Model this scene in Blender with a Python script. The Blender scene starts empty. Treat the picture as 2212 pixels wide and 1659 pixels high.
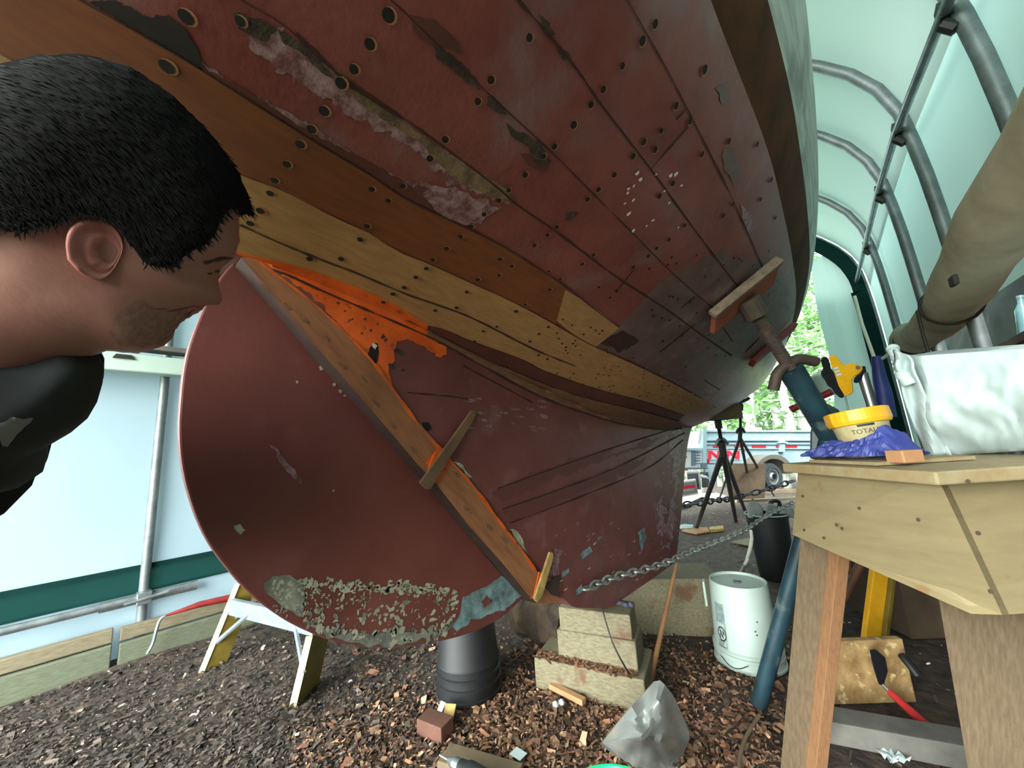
import bpy, bmesh, math, random
from mathutils import Vector as V, Matrix, noise
from mathutils.bvhtree import BVHTree
random.seed(7)
C = bpy.context.scene.collection
PI = math.pi

# ------------------------------------------------------------------ camera
H, F, CX, CY = 1.1, 800.0, 1106.0, 829.5
up = V((-301, 4506.5, -800)).normalized()
ya = V((724, -95.5, -800)); ya = (ya - up*ya.dot(up)).normalized()
xa = ya.cross(up)
R = Matrix((xa, ya, up))                 # camera axes -> place axes (Y along the tent)
EYE = V((0, 0, H))
cam = bpy.data.cameras.new('camera'); co = bpy.data.objects.new('camera', cam); C.objects.link(co)
cam.sensor_fit = 'HORIZONTAL'; cam.sensor_width = 36; cam.lens = 36*F/2212.0
cam.clip_start = 0.02; cam.clip_end = 200
M4 = R.to_4x4(); M4.translation = EYE; co.matrix_world = M4
bpy.context.scene.camera = co

def ray(u, v): return R @ V(((u-CX)/F, -(v-CY)/F, -1.0))
def at(u, v, x=None, y=None, z=None, d=None):
    """point of the place seen at photo position (u,v), on a plane x=, y=, z= or at depth d"""
    r = ray(u, v)
    if d is not None: return EYE + r*d
    if x is not None: return EYE + r*(x/r.x)
    if y is not None: return EYE + r*(y/r.y)
    return EYE + r*((z-H)/r.z)
def g(x, y): return -0.05*max(0.0, y-2.0)
def ag(u, v, dz=0.0):
    p = at(u, v, z=dz)
    if p.y > 2 or ray(u, v).z > -1e-4:
        r = ray(u, v)                    # z = dz - .05(y-2)
        p = EYE + r*((dz+0.1-H)/(r.z+0.05*r.y))
    return p

# ------------------------------------------------------------------ materials
def lin(c):
    return tuple(((x/255)/12.92 if x/255 <= .04045 else ((x/255+.055)/1.055)**2.4) for x in c)
MATS = {}
def mat(name, col, rough=.7, col2=None, scale=8, det=4, mix=(.35,.65), metal=0, bump=0, bscale=None, stretch=None, spec=.5, wave=None, third=None):
    """procedural material: noise mix of two (three) albedos in object space, optional bump / stretched grain"""
    m = bpy.data.materials.new(name); m.use_nodes = True
    nt = m.node_tree; N = nt.nodes; L = nt.links
    b = N['Principled BSDF']; b.inputs['Roughness'].default_value = rough; b.inputs['Metallic'].default_value = metal
    b.inputs['Specular IOR Level'].default_value = spec
    c1 = lin(col)+(1,); b.inputs['Base Color'].default_value = c1
    if col2 or bump:
        tc = N.new('ShaderNodeTexCoord'); mp = N.new('ShaderNodeMapping'); L.new(tc.outputs['Object'], mp.inputs[0])
        if stretch:
            if len(stretch) > 1:
                m0 = N.new('ShaderNodeMapping'); m0.inputs['Rotation'].default_value = stretch[1]; L.new(tc.outputs['Object'], m0.inputs[0]); L.new(m0.outputs[0], mp.inputs[0])
            mp.inputs['Scale'].default_value = stretch[0]
        n = N.new('ShaderNodeTexNoise'); n.inputs['Scale'].default_value = scale; n.inputs['Detail'].default_value = det
        n.inputs['Roughness'].default_value = .62; L.new(mp.outputs[0], n.inputs[0])
        if col2:
            r = N.new('ShaderNodeValToRGB'); e = r.color_ramp.elements
            e[0].position, e[1].position = mix; e[0].color = c1; e[1].color = lin(col2)+(1,)
            L.new(n.outputs[0], r.inputs[0]); out = r.outputs[0]
            if third:
                n2 = N.new('ShaderNodeTexNoise'); n2.inputs['Scale'].default_value = third[1]; n2.inputs['Detail'].default_value = 6; L.new(tc.outputs['Object'], n2.inputs[0])
                r2 = N.new('ShaderNodeValToRGB'); e = r2.color_ramp.elements; e[0].position, e[1].position = third[2]; L.new(n2.outputs[0], r2.inputs[0])
                mx = N.new('ShaderNodeMixRGB'); mx.inputs[2].default_value = lin(third[0])+(1,); L.new(r2.outputs[0], mx.inputs[0]); L.new(out, mx.inputs[1]); out = mx.outputs[0]
            L.new(out, b.inputs['Base Color'])
        if bump:
            nb = n
            if bscale:
                nb = N.new('ShaderNodeTexNoise'); nb.inputs['Scale'].default_value = bscale; nb.inputs['Detail'].default_value = 5; L.new(mp.outputs[0], nb.inputs[0])
            bp = N.new('ShaderNodeBump'); bp.inputs['Strength'].default_value = bump; bp.inputs['Distance'].default_value = .01
            L.new(nb.outputs[0], bp.inputs['Height']); L.new(bp.outputs[0], b.inputs['Normal'])
    MATS[name] = m; return m
def attr_mat(name, rough=.8, trans=0):
    """albedo read from a per-face colour attribute (chips, leaves)"""
    m = bpy.data.materials.new(name); m.use_nodes = True; nt = m.node_tree; N = nt.nodes; L = nt.links
    b = N['Principled BSDF']; b.inputs['Roughness'].default_value = rough
    a = N.new('ShaderNodeAttribute'); a.attribute_name = 'tint'; L.new(a.outputs['Color'], b.inputs['Base Color'])
    if trans:
        t = N.new('ShaderNodeBsdfTranslucent'); L.new(a.outputs['Color'], t.inputs[0]); mx = N.new('ShaderNodeMixShader'); mx.inputs[0].default_value = trans
        L.new(b.outputs[0], mx.inputs[1]); L.new(t.outputs[0], mx.inputs[2]); L.new(mx.outputs[0], N['Material Output'].inputs[0])
    MATS[name] = m; return m
def cloth_mat(name, refl, trans, k=.5, scale=3, rough=.9):
    """woven sheet that lets daylight through: diffuse + translucent"""
    m = bpy.data.materials.new(name); m.use_nodes = True; nt = m.node_tree; N = nt.nodes; L = nt.links
    N.remove(N['Principled BSDF'])
    d = N.new('ShaderNodeBsdfDiffuse'); d.inputs[0].default_value = lin(refl)+(1,)
    t = N.new('ShaderNodeBsdfTranslucent'); t.inputs[0].default_value = lin(trans)+(1,)
    mx = N.new('ShaderNodeMixShader'); mx.inputs[0].default_value = k
    L.new(d.outputs[0], mx.inputs[1]); L.new(t.outputs[0], mx.inputs[2]); L.new(mx.outputs[0], N['Material Output'].inputs[0])
    tc = N.new('ShaderNodeTexCoord'); n = N.new('ShaderNodeTexNoise'); n.inputs['Scale'].default_value = scale; L.new(tc.outputs['Object'], n.inputs[0])
    bp = N.new('ShaderNodeBump'); bp.inputs['Strength'].default_value = .25; bp.inputs['Distance'].default_value = .03
    L.new(n.outputs[0], bp.inputs['Height']); L.new(bp.outputs[0], d.inputs['Normal']); L.new(bp.outputs[0], t.inputs['Normal'])
    MATS[name] = m; return m

# ------------------------------------------------------------------ mesh builder
def frame(axis, hint=None):
    a = V(axis).normalized(); h = V(hint) if hint is not None else (V((0,0,1)) if abs(a.z) < .9 else V((1,0,0)))
    x = h - a*h.dot(a)
    if x.length < 1e-6: x = V((1,0,0)) - a*a.x
    x.normalize(); return x, a.cross(x), a
class MB:
    def __init__(s): s.v = []; s.f = []; s.mi = []; s.tint = []
    def add(s, vs, fs, mi=0, tint=None):
        o = len(s.v); s.v += [V(p) for p in vs]
        for f in fs: s.f.append([o+i for i in f]); s.mi.append(mi); s.tint.append(tint)
        return s
    def grid(s, rows, mi=0, closed=False, skip_none=True):
        n = len(rows[0]); idx = {}; vs = []; fs = []
        for i, r in enumerate(rows):
            for j, p in enumerate(r):
                if p is not None: idx[i, j] = len(vs); vs.append(p)
        for i in range(len(rows)-1):
            for j in range(n if closed else n-1):
                k = [(i, j), (i, (j+1) % n), (i+1, (j+1) % n), (i+1, j)]
                if all(q in idx for q in k): fs.append([idx[q] for q in k])
        return s.add(vs, fs, mi)
    def box(s, c, size, x=(1,0,0), y=(0,1,0), mi=0, tint=None):
        c = V(c); x = V(x).normalized(); y = V(y); y = (y - x*y.dot(x)).normalized(); z = x.cross(y)
        a, b, d = [q/2 for q in size]
        vs = [c + x*(i*a) + y*(j*b) + z*(k*d) for k in (-1,1) for j in (-1,1) for i in (-1,1)]
        return s.add(vs, [(0,2,3,1),(4,5,7,6),(0,1,5,4),(2,6,7,3),(0,4,6,2),(1,3,7,5)], mi, tint)
    def beam(s, p, q, w, h, hint=None, mi=0):
        """rectangular bar p->q, w across, h along the hint direction"""
        p, q = V(p), V(q); x, y, a = frame(q-p, hint)
        return s.box((p+q)/2, ((q-p).length, h, w), a, x, mi)
    def tube(s, pts, r, n=10, mi=0, caps=True, rads=None, closed=False):
        pts = [V(p) for p in pts]; rows = []; x = None
        for i, p in enumerate(pts):
            if closed: t = pts[(i+1) % len(pts)] - pts[i-1]
            else: t = pts[min(i+1, len(pts)-1)] - pts[max(i-1, 0)]
            t.normalize()
            if x is None: x, y, _ = frame(t)
            x = (x - t*x.dot(t)).normalized(); y = t.cross(x); rr = rads[i] if rads else r
            rows.append([p + x*(rr*math.cos(2*PI*k/n)) + y*(rr*math.sin(2*PI*k/n)) for k in range(n)])
        if closed: rows.append(rows[0])
        s.grid(rows, mi, closed=True)
        if caps and not closed:
            s.add(rows[0], [list(range(n))[::-1]], mi); s.add(rows[-1], [list(range(n))], mi)
        return s
    def lathe(s, prof, c, axis=(0,0,1), n=28, mi=0, hint=None, wob=None):
        """prof: list of (radius, height) along axis"""
        x, y, a = frame(axis, hint); c = V(c)
        rows = [[c + a*h + (x*math.cos(2*PI*k/n) + y*math.sin(2*PI*k/n))*(r*(1+(wob(k/n, h) if wob else 0))) for k in range(n)] for r, h in prof]
        s.grid(rows, mi, closed=True)
        if prof[0][0] > 1e-4: s.add(rows[0], [list(range(n))[::-1]], mi)
        if prof[-1][0] > 1e-4: s.add(rows[-1], [list(range(n))], mi)
        return s
    def prism(s, poly, t, mi=0):
        """flat polygon (3D points) extruded by the vector t"""
        poly = [V(p) for p in poly]; n = len(poly); t = V(t)
        fs = [list(range(n)), list(range(n, 2*n))[::-1]] + [(i, n+i, n+(i+1) % n, (i+1) % n) for i in range(n)]
        return s.add(poly + [p+t for p in poly], fs, mi)
    def build(s, name, mats, parent=None, smooth=False, bevel=0, sub=0, weld=False, solid=0, sharp=40):
        o0 = V((0,0,0)); p = parent
        while p is not None: o0 += p.location; p = p.parent
        me = bpy.data.meshes.new(name); me.from_pydata([v-o0 for v in s.v], [], s.f)
        if not isinstance(mats, (list, tuple)): mats = [mats]
        for m in mats: me.materials.append(MATS[m])
        me.polygons.foreach_set('material_index', s.mi)
        if any(t is not None for t in s.tint):
            at_ = me.attributes.new('tint', 'FLOAT_COLOR', 'FACE')
            buf = []
            for t in s.tint: buf += list(lin(t) if t else (.2,.2,.2))+[1]
            at_.data.foreach_set('color', buf)
        if weld or not smooth:
            bm = bmesh.new(); bm.from_mesh(me)
            if weld: bmesh.ops.remove_doubles(bm, verts=bm.verts, dist=1e-5)
            if not s.tint or s.tint[0] is None: bmesh.ops.recalc_face_normals(bm, faces=bm.faces)
            bm.to_mesh(me); bm.free()
        if smooth: me.polygons.foreach_set('use_smooth', [True]*len(me.polygons))
        ob = bpy.data.objects.new(name, me); C.objects.link(ob)
        if parent is not None: ob.parent = parent
        if solid: q = ob.modifiers.new('solid', 'SOLIDIFY'); q.thickness = solid; q.offset = 0
        if bevel:
            q = ob.modifiers.new('bevel', 'BEVEL'); q.width = bevel; q.segments = 2; q.limit_method = 'ANGLE'
        if sub: q = ob.modifiers.new('sub', 'SUBSURF'); q.levels = sub; q.render_levels = sub
        if smooth and not sub and sharp:
            try: me.set_sharp_from_angle(angle=math.radians(sharp))
            except Exception: pass
        return ob
def tag(o, label, cat, group=None, kind=None):
    o['label'] = label; o['category'] = cat
    if group: o['group'] = group
    if kind: o['kind'] = kind
    return o
def thing(name, label, cat, loc, group=None):
    o = bpy.data.objects.new(name, None); o.empty_display_size = .1; o.location = V(loc); C.objects.link(o)
    return tag(o, label, cat, group)
def struct(o): o['kind'] = 'structure'; return o
def lerp(a, b, t): return a + (b-a)*t
def interp(tab, x):
    if x <= tab[0][0]: return tab[0][1]
    for (a, fa), (b, fb) in zip(tab, tab[1:]):
        if x <= b: return fa + (fb-fa)*(x-a)/(b-a)
    return tab[-1][1]
def smooth_tab(tab, x):
    """Catmull-Rom through the table"""
    n = len(tab)
    if x <= tab[0][0]: return tab[0][1]
    if x >= tab[-1][0]: return tab[-1][1]
    i = max(k for k in range(n-1) if tab[k][0] <= x)
    x0, y0 = tab[i]; x1, y1 = tab[i+1]; h = x1-x0
    m0 = (y1-tab[i-1][1])/(x1-tab[i-1][0]) if i > 0 else (y1-y0)/h
    m1 = (tab[i+2][1]-y0)/(tab[i+2][0]-x0) if i+2 < n else (y1-y0)/h
    t = (x-x0)/h
    return (2*t**3-3*t*t+1)*y0 + (t**3-2*t*t+t)*h*m0 + (-2*t**3+3*t*t)*y1 + (t**3-t*t)*h*m1
def spline(pts, n):
    """Catmull-Rom resample of a polyline (2D or 3D), n points evenly by length"""
    P = [V(p) for p in pts]; out = []
    Q = [P[0]*2-P[1]] + P + [P[-1]*2-P[-2]]
    dense = []
    for i in range(1, len(Q)-2):
        for k in range(12):
            t = k/12; a, b, c, d = Q[i-1:i+3]
            dense.append(.5*((2*b) + (c-a)*t + (2*a-5*b+4*c-d)*t*t + (3*b-a-3*c+d)*t**3))
    dense.append(P[-1])
    L = [0]
    for a, b in zip(dense, dense[1:]): L.append(L[-1]+(b-a).length)
    j = 0
    for k in range(n):
        s_ = L[-1]*k/(n-1)
        while j < len(L)-2 and L[j+1] < s_: j += 1
        t = (s_-L[j])/max(1e-9, L[j+1]-L[j]); out.append(dense[j].lerp(dense[j+1], min(1, max(0, t))))
    return out
# ------------------------------------------------------------------ materials of the place
mat('hull_red', (128,66,62), .42, (104,50,48), 7, 6, (.3,.7), bump=.12, bscale=60, third=((118,84,86), 5.5, (.56,.72)))
mat('hull_red_dark', (62,26,22), .6, (46,22,18), 20)
mat('rudder_red', (116,60,55), .5, (98,49,46), 4, 6, (.35,.7), bump=.06, bscale=90, third=((120,70,68), 9, (.62,.8)))
mat('keel_red', (116,64,62), .5, (96,48,46), 6, 6, (.3,.7), bump=.1, bscale=50, third=((132,92,90), 7, (.6,.78)))
mat('seam_dark', (54,24,22), .9)
mat('scraped', (66,52,44), .85, (40,32,27), 40, 5, bump=.4)
mat('scraped_tan', (124,100,76), .85, (80,64,50), 35, 5, bump=.3)
mat('rot_dark', (30,20,17), .9, (18,12,11), 25)
mat('chalk', (150,120,128), .5, (104,62,64), 45, 6, (.38,.6), bump=.3)
mat('glint_fleck', (205,198,200), .3)
mat('hole', (18,10,8), .9)
mat('hole_rim', (170,120,84), .8)
mat('sanded_grey', (104,80,78), .45, (86,60,58), 10, 6, third=((120,104,102), 14, (.58,.75)))
G = (3.2, 30, 30)
mat('primed_plank', (120,66,32), .5, (98,50,25), 5, 5, (.3,.7), stretch=((14, 2, 14),))
mat('bare_plank', (166,124,80), .62, (140,100,62), 5, 5, (.3,.7), stretch=((16, 2, 16),), bump=.05)
mat('dull_plank', (128,92,66), .65, (100,68,48), 6, 5, stretch=((16, 2, 16),))
mat('red_strip', (94,48,40), .55, (76,38,32), 8)
mat('orange_sealer', (222,98,26), .55, (188,74,20), 14, 5, (.35,.7), bump=.25, third=((140,58,28), 24, (.6,.7)))
mat('post_wood', (158,104,70), .6, (124,76,50), 6, 6, (.3,.7), stretch=((9, 1.2, 9), (.80, 0, 0)), bump=.04)
mat('post_edge', (60,38,32), .8, (44,28,25), 20)
mat('boot_brown', (84,46,24), .8, (54,30,17), 5, 4, spec=.12)
mat('topside_white', (172,172,164), .45, (120,116,106), 4, 5, (.35,.6), stretch=((3,1,8),), third=((86,74,62), 5, (.55,.7)))
mat('putty_grey', (136,136,126), .85, (92,92,86), 22, 6, bump=.5)
mat('putty_pale', (176,172,152), .85, (140,136,120), 40)
mat('putty_blue', (124,150,156), .7, (80,90,94), 25, bump=.4)
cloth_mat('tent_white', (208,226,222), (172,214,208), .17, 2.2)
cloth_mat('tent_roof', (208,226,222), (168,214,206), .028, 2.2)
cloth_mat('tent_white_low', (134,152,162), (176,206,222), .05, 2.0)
cloth_mat('tent_green', (24,52,50), (16,44,40), .3, 6)
mat('galv', (150,158,162), .38, (120,126,130), 14, metal=.75)
mat('galv_dull', (128,136,138), .5, (104,110,112), 14, metal=.5)
mat('black_rubber', (22,24,24), .6)
mat('mulch', (74,62,54), .95, (38,30,27), 16, 8, (.36,.64), bump=1.0, bscale=30, third=((88,70,56), 9, (.55,.7)))
mat('treated_wood', (98,104,84), .8, (76,80,64), 7, 5, stretch=((30, 3, 30),))
mat('weathered_wood', (120,110,88), .8, (94,86,68), 7, 5, stretch=((30, 3, 30),))
attr_mat('chips', .85)

# ------------------------------------------------------------------ the boat: hull form
BX = -1.0                                                    # centre plane of the boat
XW = [(-1.4,-.22),(-.8,-.13),(0,-.075),(.7,-.058),(1.2,-.037),(1.55,-.041),(2,-.056),(2.5,-.088),(3.03,-.159),(3.8,-.298),(5.3,-.68),(6.3,-1.0)]
XS = [(-1.4,-.1),(-.6,.04),(.4,.115),(1.5,.142),(1.9,.142),(2.4,.128),(3.2,.08),(4.1,-.02),(5.2,-.27),(6.8,-1.0)]
ZF = [(-1.4,1.86),(-.6,1.69),(0,1.58)] + [(p.y, p.z) for p in (at(u, v, x=-.92) for u, v in
      [(515,552),(600,583),(700,620),(920,715),(1050,780),(1200,855),(1300,899),(1400,924),(1475,925)])] + [(3.5,1.2),(4.23,1.285),(5,1.42),(5.8,1.58),(6.3,1.72)]
X0 = [(-1.4,-1.0),(-.3,-1.0),(.15,-.92),(2.9,-.92),(3.4,-.97),(3.9,-1.0),(6.4,-1.0)]
def zw(y): return 1.95-.05*y
def bez(a, b, c, d, t): s = 1-t; return a*s**3 + b*(3*s*s*t) + c*(3*s*t*t) + d*t**3
NT1, NT2 = 30, 16
def section(y):
    p = V((smooth_tab(X0, y), smooth_tab(ZF, y))); w = V((min(smooth_tab(XW, y), 9), zw(y))); q = V((smooth_tab(XS, y), 2.62))
    if w.x < p.x+.004: w.x = p.x+.004
    if q.x < w.x+.004: q.x = w.x+.004
    if p.y > w.y-.03: p.y = w.y-.03
    L = (w-p).length; k = min(1, max(0, (w.x-p.x)/.7))
    b = math.radians(lerp(55, 15 + 2*max(0, min(3, y)), k)); c = math.radians(lerp(72, 58, k))
    a1 = p + V((math.cos(b), math.sin(b)))*L*.42; a2 = w - V((math.cos(c), math.sin(c)))*L*.34
    s1 = [bez(p, a1, a2, w, t/NT1) for t in range(NT1+1)]
    L2 = (q-w).length; e = math.radians(86)
    b1 = w + V((math.cos(c), math.sin(c)))*L2*.3; b2 = q - V((math.cos(e), math.sin(e)))*L2*.4
    s2 = [bez(w, b1, b2, q, t/NT2) for t in range(1, NT2+1)]
    return s1+s2
YS = [-1.4 + 7.7*i/130 for i in range(131)]
SEC = [[V((p.x, y, p.y)) for p in section(y)] for y in YS]
mirror = lambda p: V((2*BX-p.x, p.y, p.z))
JB = NT1 + 4                                                  # top of the brown boot stripe
def half(j0, j1):
    m = MB(); m.grid([r[j0:j1+1] for r in SEC]); m.grid([[mirror(p) for p in r[j0:j1+1]] for r in SEC]); return m
hull = half(0, NT1)

# keel (deadwood) side, between the garboard line, the sternpost, the keel foot and its raked front edge
def zb(y): return interp([(.1,1.62),(.17,1.60),(1.22,.56),(1.32,.47),(1.6,.375),(2.1,.36),(2.48,.35),(2.72,.62),(2.95,.92),(3.2,1.19)], y)
def kw(y, s): return .08 + .012*math.sin(PI*s) - .02*max(0, (y-2.2)/1.0)*(1-s)
keel = MB(); rows = []
for i in range(71):
    y = .12 + (3.2-.12)*i/70; a, b = zb(y), smooth_tab(ZF, y)+.012
    rows.append([V((BX+kw(y, j/16), y, lerp(min(a, b-.004), b, j/16))) for j in range(17)])
keel.grid(rows); keel.grid([[mirror(p) for p in r] for r in rows])
keel.grid([[r[0], mirror(r[0])] for r in rows]); keel.grid([[a, mirror(a)] for a in rows[-1]])
SURF = BVHTree.FromPolygons([v for v in hull.v]+[v for v in keel.v], [f for f in hull.f]+[[i+len(hull.v) for i in f] for f in keel.f])
def cast(u, v, off=0.0):
    r = ray(u, v).normalized(); loc, nor, i, d = SURF.ray_cast(EYE, r)
    if loc is None: return None
    if nor.dot(r) > 0: nor = -nor
    return loc + nor*off
RUD_X = -.962
def on_rudder(u, v, off=0.0): return at(u, v, x=RUD_X+off)
def on_post(u, v, off=0.0): return at(u, v, x=-.908+off)
def strip(mb, lo, hi, n, m, off, mi=0, fn=cast):
    """a band of the surface between two lines"""
    A, B = spline([(*p, 0) for p in lo], n), spline([(*p, 0) for p in hi], n)
    return mb.grid([[fn(*(a.lerp(b, j/m)).xy, off) for j in range(m+1)] for a, b in zip(A, B)], mi)
def line(mb, pts, w, off, mi=0, n=40, fn=cast):
    P = spline([(*p, 0) for p in pts], n); lo, hi = [], []
    for i, p in enumerate(P):
        t = (P[min(i+1, n-1)]-P[max(i-1, 0)]).normalized(); k = w*(.6+.7*noise.noise(V((p.x*.03, p.y*.03, 1))))*.5
        q = V((-t.y, t.x, 0)); lo.append(fn(*(p-q*k).xy, off)); hi.append(fn(*(p+q*k).xy, off))
    return mb.grid([lo, hi], mi)
from mathutils.geometry import delaunay_2d_cdt
def decal(mb, poly, off, mi=0, rag=6, step=26, fn=cast, seed=0):
    """a ragged patch lying on the surface; its outline gets a noisy edge"""
    P = [V(p) for p in poly]; B = []
    for a, b in zip(P, P[1:]+P[:1]):
        k = max(1, int((b-a).length/7))
        for i in range(k):
            q = a.lerp(b, i/k)
            if rag: q = q + V((noise.noise(V((q.x*.07, q.y*.07, seed))), noise.noise(V((q.x*.07, q.y*.07, seed+9)))))*rag*1.5 + V((random.uniform(-.2,.2), random.uniform(-.2,.2)))*rag
            B.append(q)
    n = len(B); xs = [p.x for p in B]; ys = [p.y for p in B]; pts = list(B)
    x = min(xs)
    while x < max(xs):
        y = min(ys)
        while y < max(ys): pts.append(V((x+random.uniform(-2,2), y+random.uniform(-2,2)))); y += step
        x += step
    vs, _, fs, *_ = delaunay_2d_cdt(pts, [], [list(range(n))], 1, 1e-4)
    W = [fn(p.x, p.y, off) for p in vs]
    mp, vv = {}, []
    for i, p in enumerate(W):
        if p is not None: mp[i] = len(vv); vv.append(p)
    mb.add(vv, [[mp[i] for i in f] for f in fs if all(i in mp for i in f)], mi)
def blob(mb, u, v, r, off, mi=0, asp=1, ang=0, fn=cast, rag=.35, n=9):
    c, s = math.cos(ang), math.sin(ang); pts = []
    for k in range(n):
        q = r*(1+random.uniform(-rag, rag)); a = 2*PI*k/n; x, y = q*math.cos(a)*asp, q*math.sin(a)
        pts.append(fn(u+x*c-y*s, v+x*s+y*c, off))
    if all(p is not None for p in pts): mb.add(pts, [list(range(n))], mi)
def disc3(mb, p, nor, r, mi, n=10, asp=1):
    x, y, a = frame(nor, V((0, 1, 0)))
    mb.add([p + x*(r*asp*math.cos(2*PI*k/n)) + y*(r*math.sin(2*PI*k/n)) for k in range(n)], [list(range(n))], mi)

boat = thing('sailboat', 'old wooden sailboat hull under repair, red bottom paint, propped on timbers and stands', 'boat', (BX, 1.6, .36))

# seams (lines of the photo laid on the hull)
L0 = [(520,553),(600,586),(700,632),(920,726),(1025,782),(1170,858),(1315,908),(1423,928),(1472,925)]
L1 = [(924,708),(968,731),(1062,778),(1148,815),(1242,851),(1387,887),(1466,908)]
L2 = [(924,702),(960,710),(1018,735),(1127,775),(1177,800),(1279,836),(1387,865),(1478,896)]
L2L = [(505,540),(640,573),(740,607),(850,655),(925,700)]
L3 = [(-150,180),(0,250),(260,362),(520,483),(600,520),(700,561),(772,588),(881,634),(1011,681),(1148,750),(1242,789),(1315,818),(1423,858),(1500,888)]
L4 = [(-200,10),(0,112),(250,238),(506,368),(593,400),(723,466),(798,500),(852,536),(917,563),(1025,612),(1134,663),(1242,724),(1282,746),(1387,793),(1500,851),(1546,880)]
L5 = [(-200,-215),(30,-85),(180,0),(325,83),(434,148),(651,286),(800,376),(881,430),(1062,517),(1206,605),(1275,660),(1337,705)]
L6 = [(440,-60),(524,0),(615,54),(700,134),(796,203),(881,260),(1062,394),(1116,441),(1206,503),(1315,586),(1369,622),(1440,668),(1500,712),(1580,768)]
L7 = [(760,-80),(845,0),(881,33),(1036,184),(1188,325),(1279,416),(1369,506),(1441,579),(1500,632),(1570,690)]
L8 = [(1050,-80),(1119,0),(1228,127),(1297,224),(1405,365),(1481,470),(1540,550),(1610,640)]
L9 = [(1310,-80),(1354,0),(1434,141),(1481,231),(1520,307),(1575,416),(1622,521),(1665,620)]
HM = ['hull_red','seam_dark','scraped','scraped_tan','rot_dark','chalk','glint_fleck','hole','hole_rim','red_strip','sanded_grey','hull_red_dark']
# greyer, sanded forward part of the bottom
decal(hull, [(1290,745),(1345,700),(1405,632),(1475,575),(1545,545),(1640,560),(1700,600),(1712,690),(1690,750),(1640,815),(1560,872),(1500,846),(1387,788)], .0010, 10, rag=14, seed=3)
decal(hull, [(700,130),(800,215),(900,285),(1000,352),(1105,425),(1090,440),(980,400),(900,330),(840,292),(760,250),(700,215),(560,120),(520,60),(560,40)], .0010, 5, rag=12, seed=1)
decal(hull, [(865,390),(985,405),(1050,432),(1080,452),(1030,480),(985,490),(955,470),(930,440)], .0012, 5, rag=8, seed=2)
decal(hull, [(240,20),(345,60),(420,120),(520,190),(640,250),(760,330),(880,395),(930,440),(800,370),(660,285),(520,195),(380,105),(300,50)], .0009, 5, rag=6, seed=8)
decal(hull, [(434,140),(520,185),(660,280),(800,350),(905,410),(952,470),(1060,515),(1010,492),(881,428),(651,284),(434,150)], .0014, 9, rag=3, seed=4)
decal(hull, [(190,0),(250,0),(330,40),(365,30),(400,60),(425,105),(440,150),(410,140),(330,85)], .0016, 4, rag=6, seed=5)
for pl, mi in (([(506,25),(560,40),(600,60),(575,90),(540,75),(515,60)], 2), ([(600,60),(640,85),(690,130),(720,165),(700,160),(650,110),(610,90)], 2),
               ([(725,165),(745,160),(800,205),(870,262),(935,310),(1000,352),(1060,385),(1105,415),(1105,432),(1070,428),(990,392),(940,345),(900,300),(840,265),(780,225),(740,190)], 3),
               ([(885,30),(940,45),(990,90),(1000,115),(960,100),(925,92),(890,65)], 9), ([(935,95),(955,100),(1000,140),(1035,175),(1040,195),(1010,178),(965,140),(945,125)], 2),
               ([(1050,210),(1065,208),(1080,225),(1098,248),(1080,245),(1055,232)], 2), ([(1088,262),(1100,268),(1120,285),(1140,290),(1170,310),(1190,350),(1165,362),(1150,345),(1140,318),(1110,300)], 2),
               ([(1125,330),(1150,330),(1188,352),(1172,368),(1145,362)], 9), ([(1165,30),(1185,50),(1200,75),(1188,80),(1172,60)], 2), ([(1200,105),(1228,110),(1235,130),(1215,128)], 2),
               ([(1222,460),(1240,458),(1252,455),(1235,470),(1222,475)], 2), ([(900,398),(925,405),(905,425),(880,418)], 9), ([(1545,190),(1565,180),(1575,215),(1558,225)], 10), ([(1560,320),(1580,318),(1600,370),(1585,400),(1565,370)], 10),
               ([(1600,440),(1625,470),(1625,510),(1605,500)], 5), ([(1290,738),(1345,712),(1385,735),(1340,760)], 11)):
    decal(hull, pl, .0016, mi, rag=4, seed=len(pl)+mi)
for L, w in ((L6,7),(L7,5),(L8,6),(L9,5)): line(hull, L, w, .0020, 1)
line(hull, [(1119,0),(1228,127),(1297,224)], 11, .0022, 1); line(hull, [(640,70),(700,130),(760,185),(880,262)], 10, .0022, 1)
for a, b in (((1405,365),(1495,262)), ((1460,258),(1484,232)), ((1425,760),(1500,700)), ((1330,630),(1370,580)), ((1560,705),(1582,738)), ((1520,820),(1555,842)), ((1470,665),(1500,640)), ((1610,760),(1640,730))):
    line(hull, [a, ((a[0]+b[0])/2, (a[1]+b[1])/2), b], 4, .0020, 1, n=10)
for k in range(26):  # painted glints: shiny reflections on the hull put in as pale flecks
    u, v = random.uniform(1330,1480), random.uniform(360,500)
    if abs((u-1330)*.0-(v-430)) < 70 and random.random() < .7: blob(hull, u, v, random.uniform(1.2,3.4), .0026, 6, asp=1.9, ang=-.9)
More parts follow.
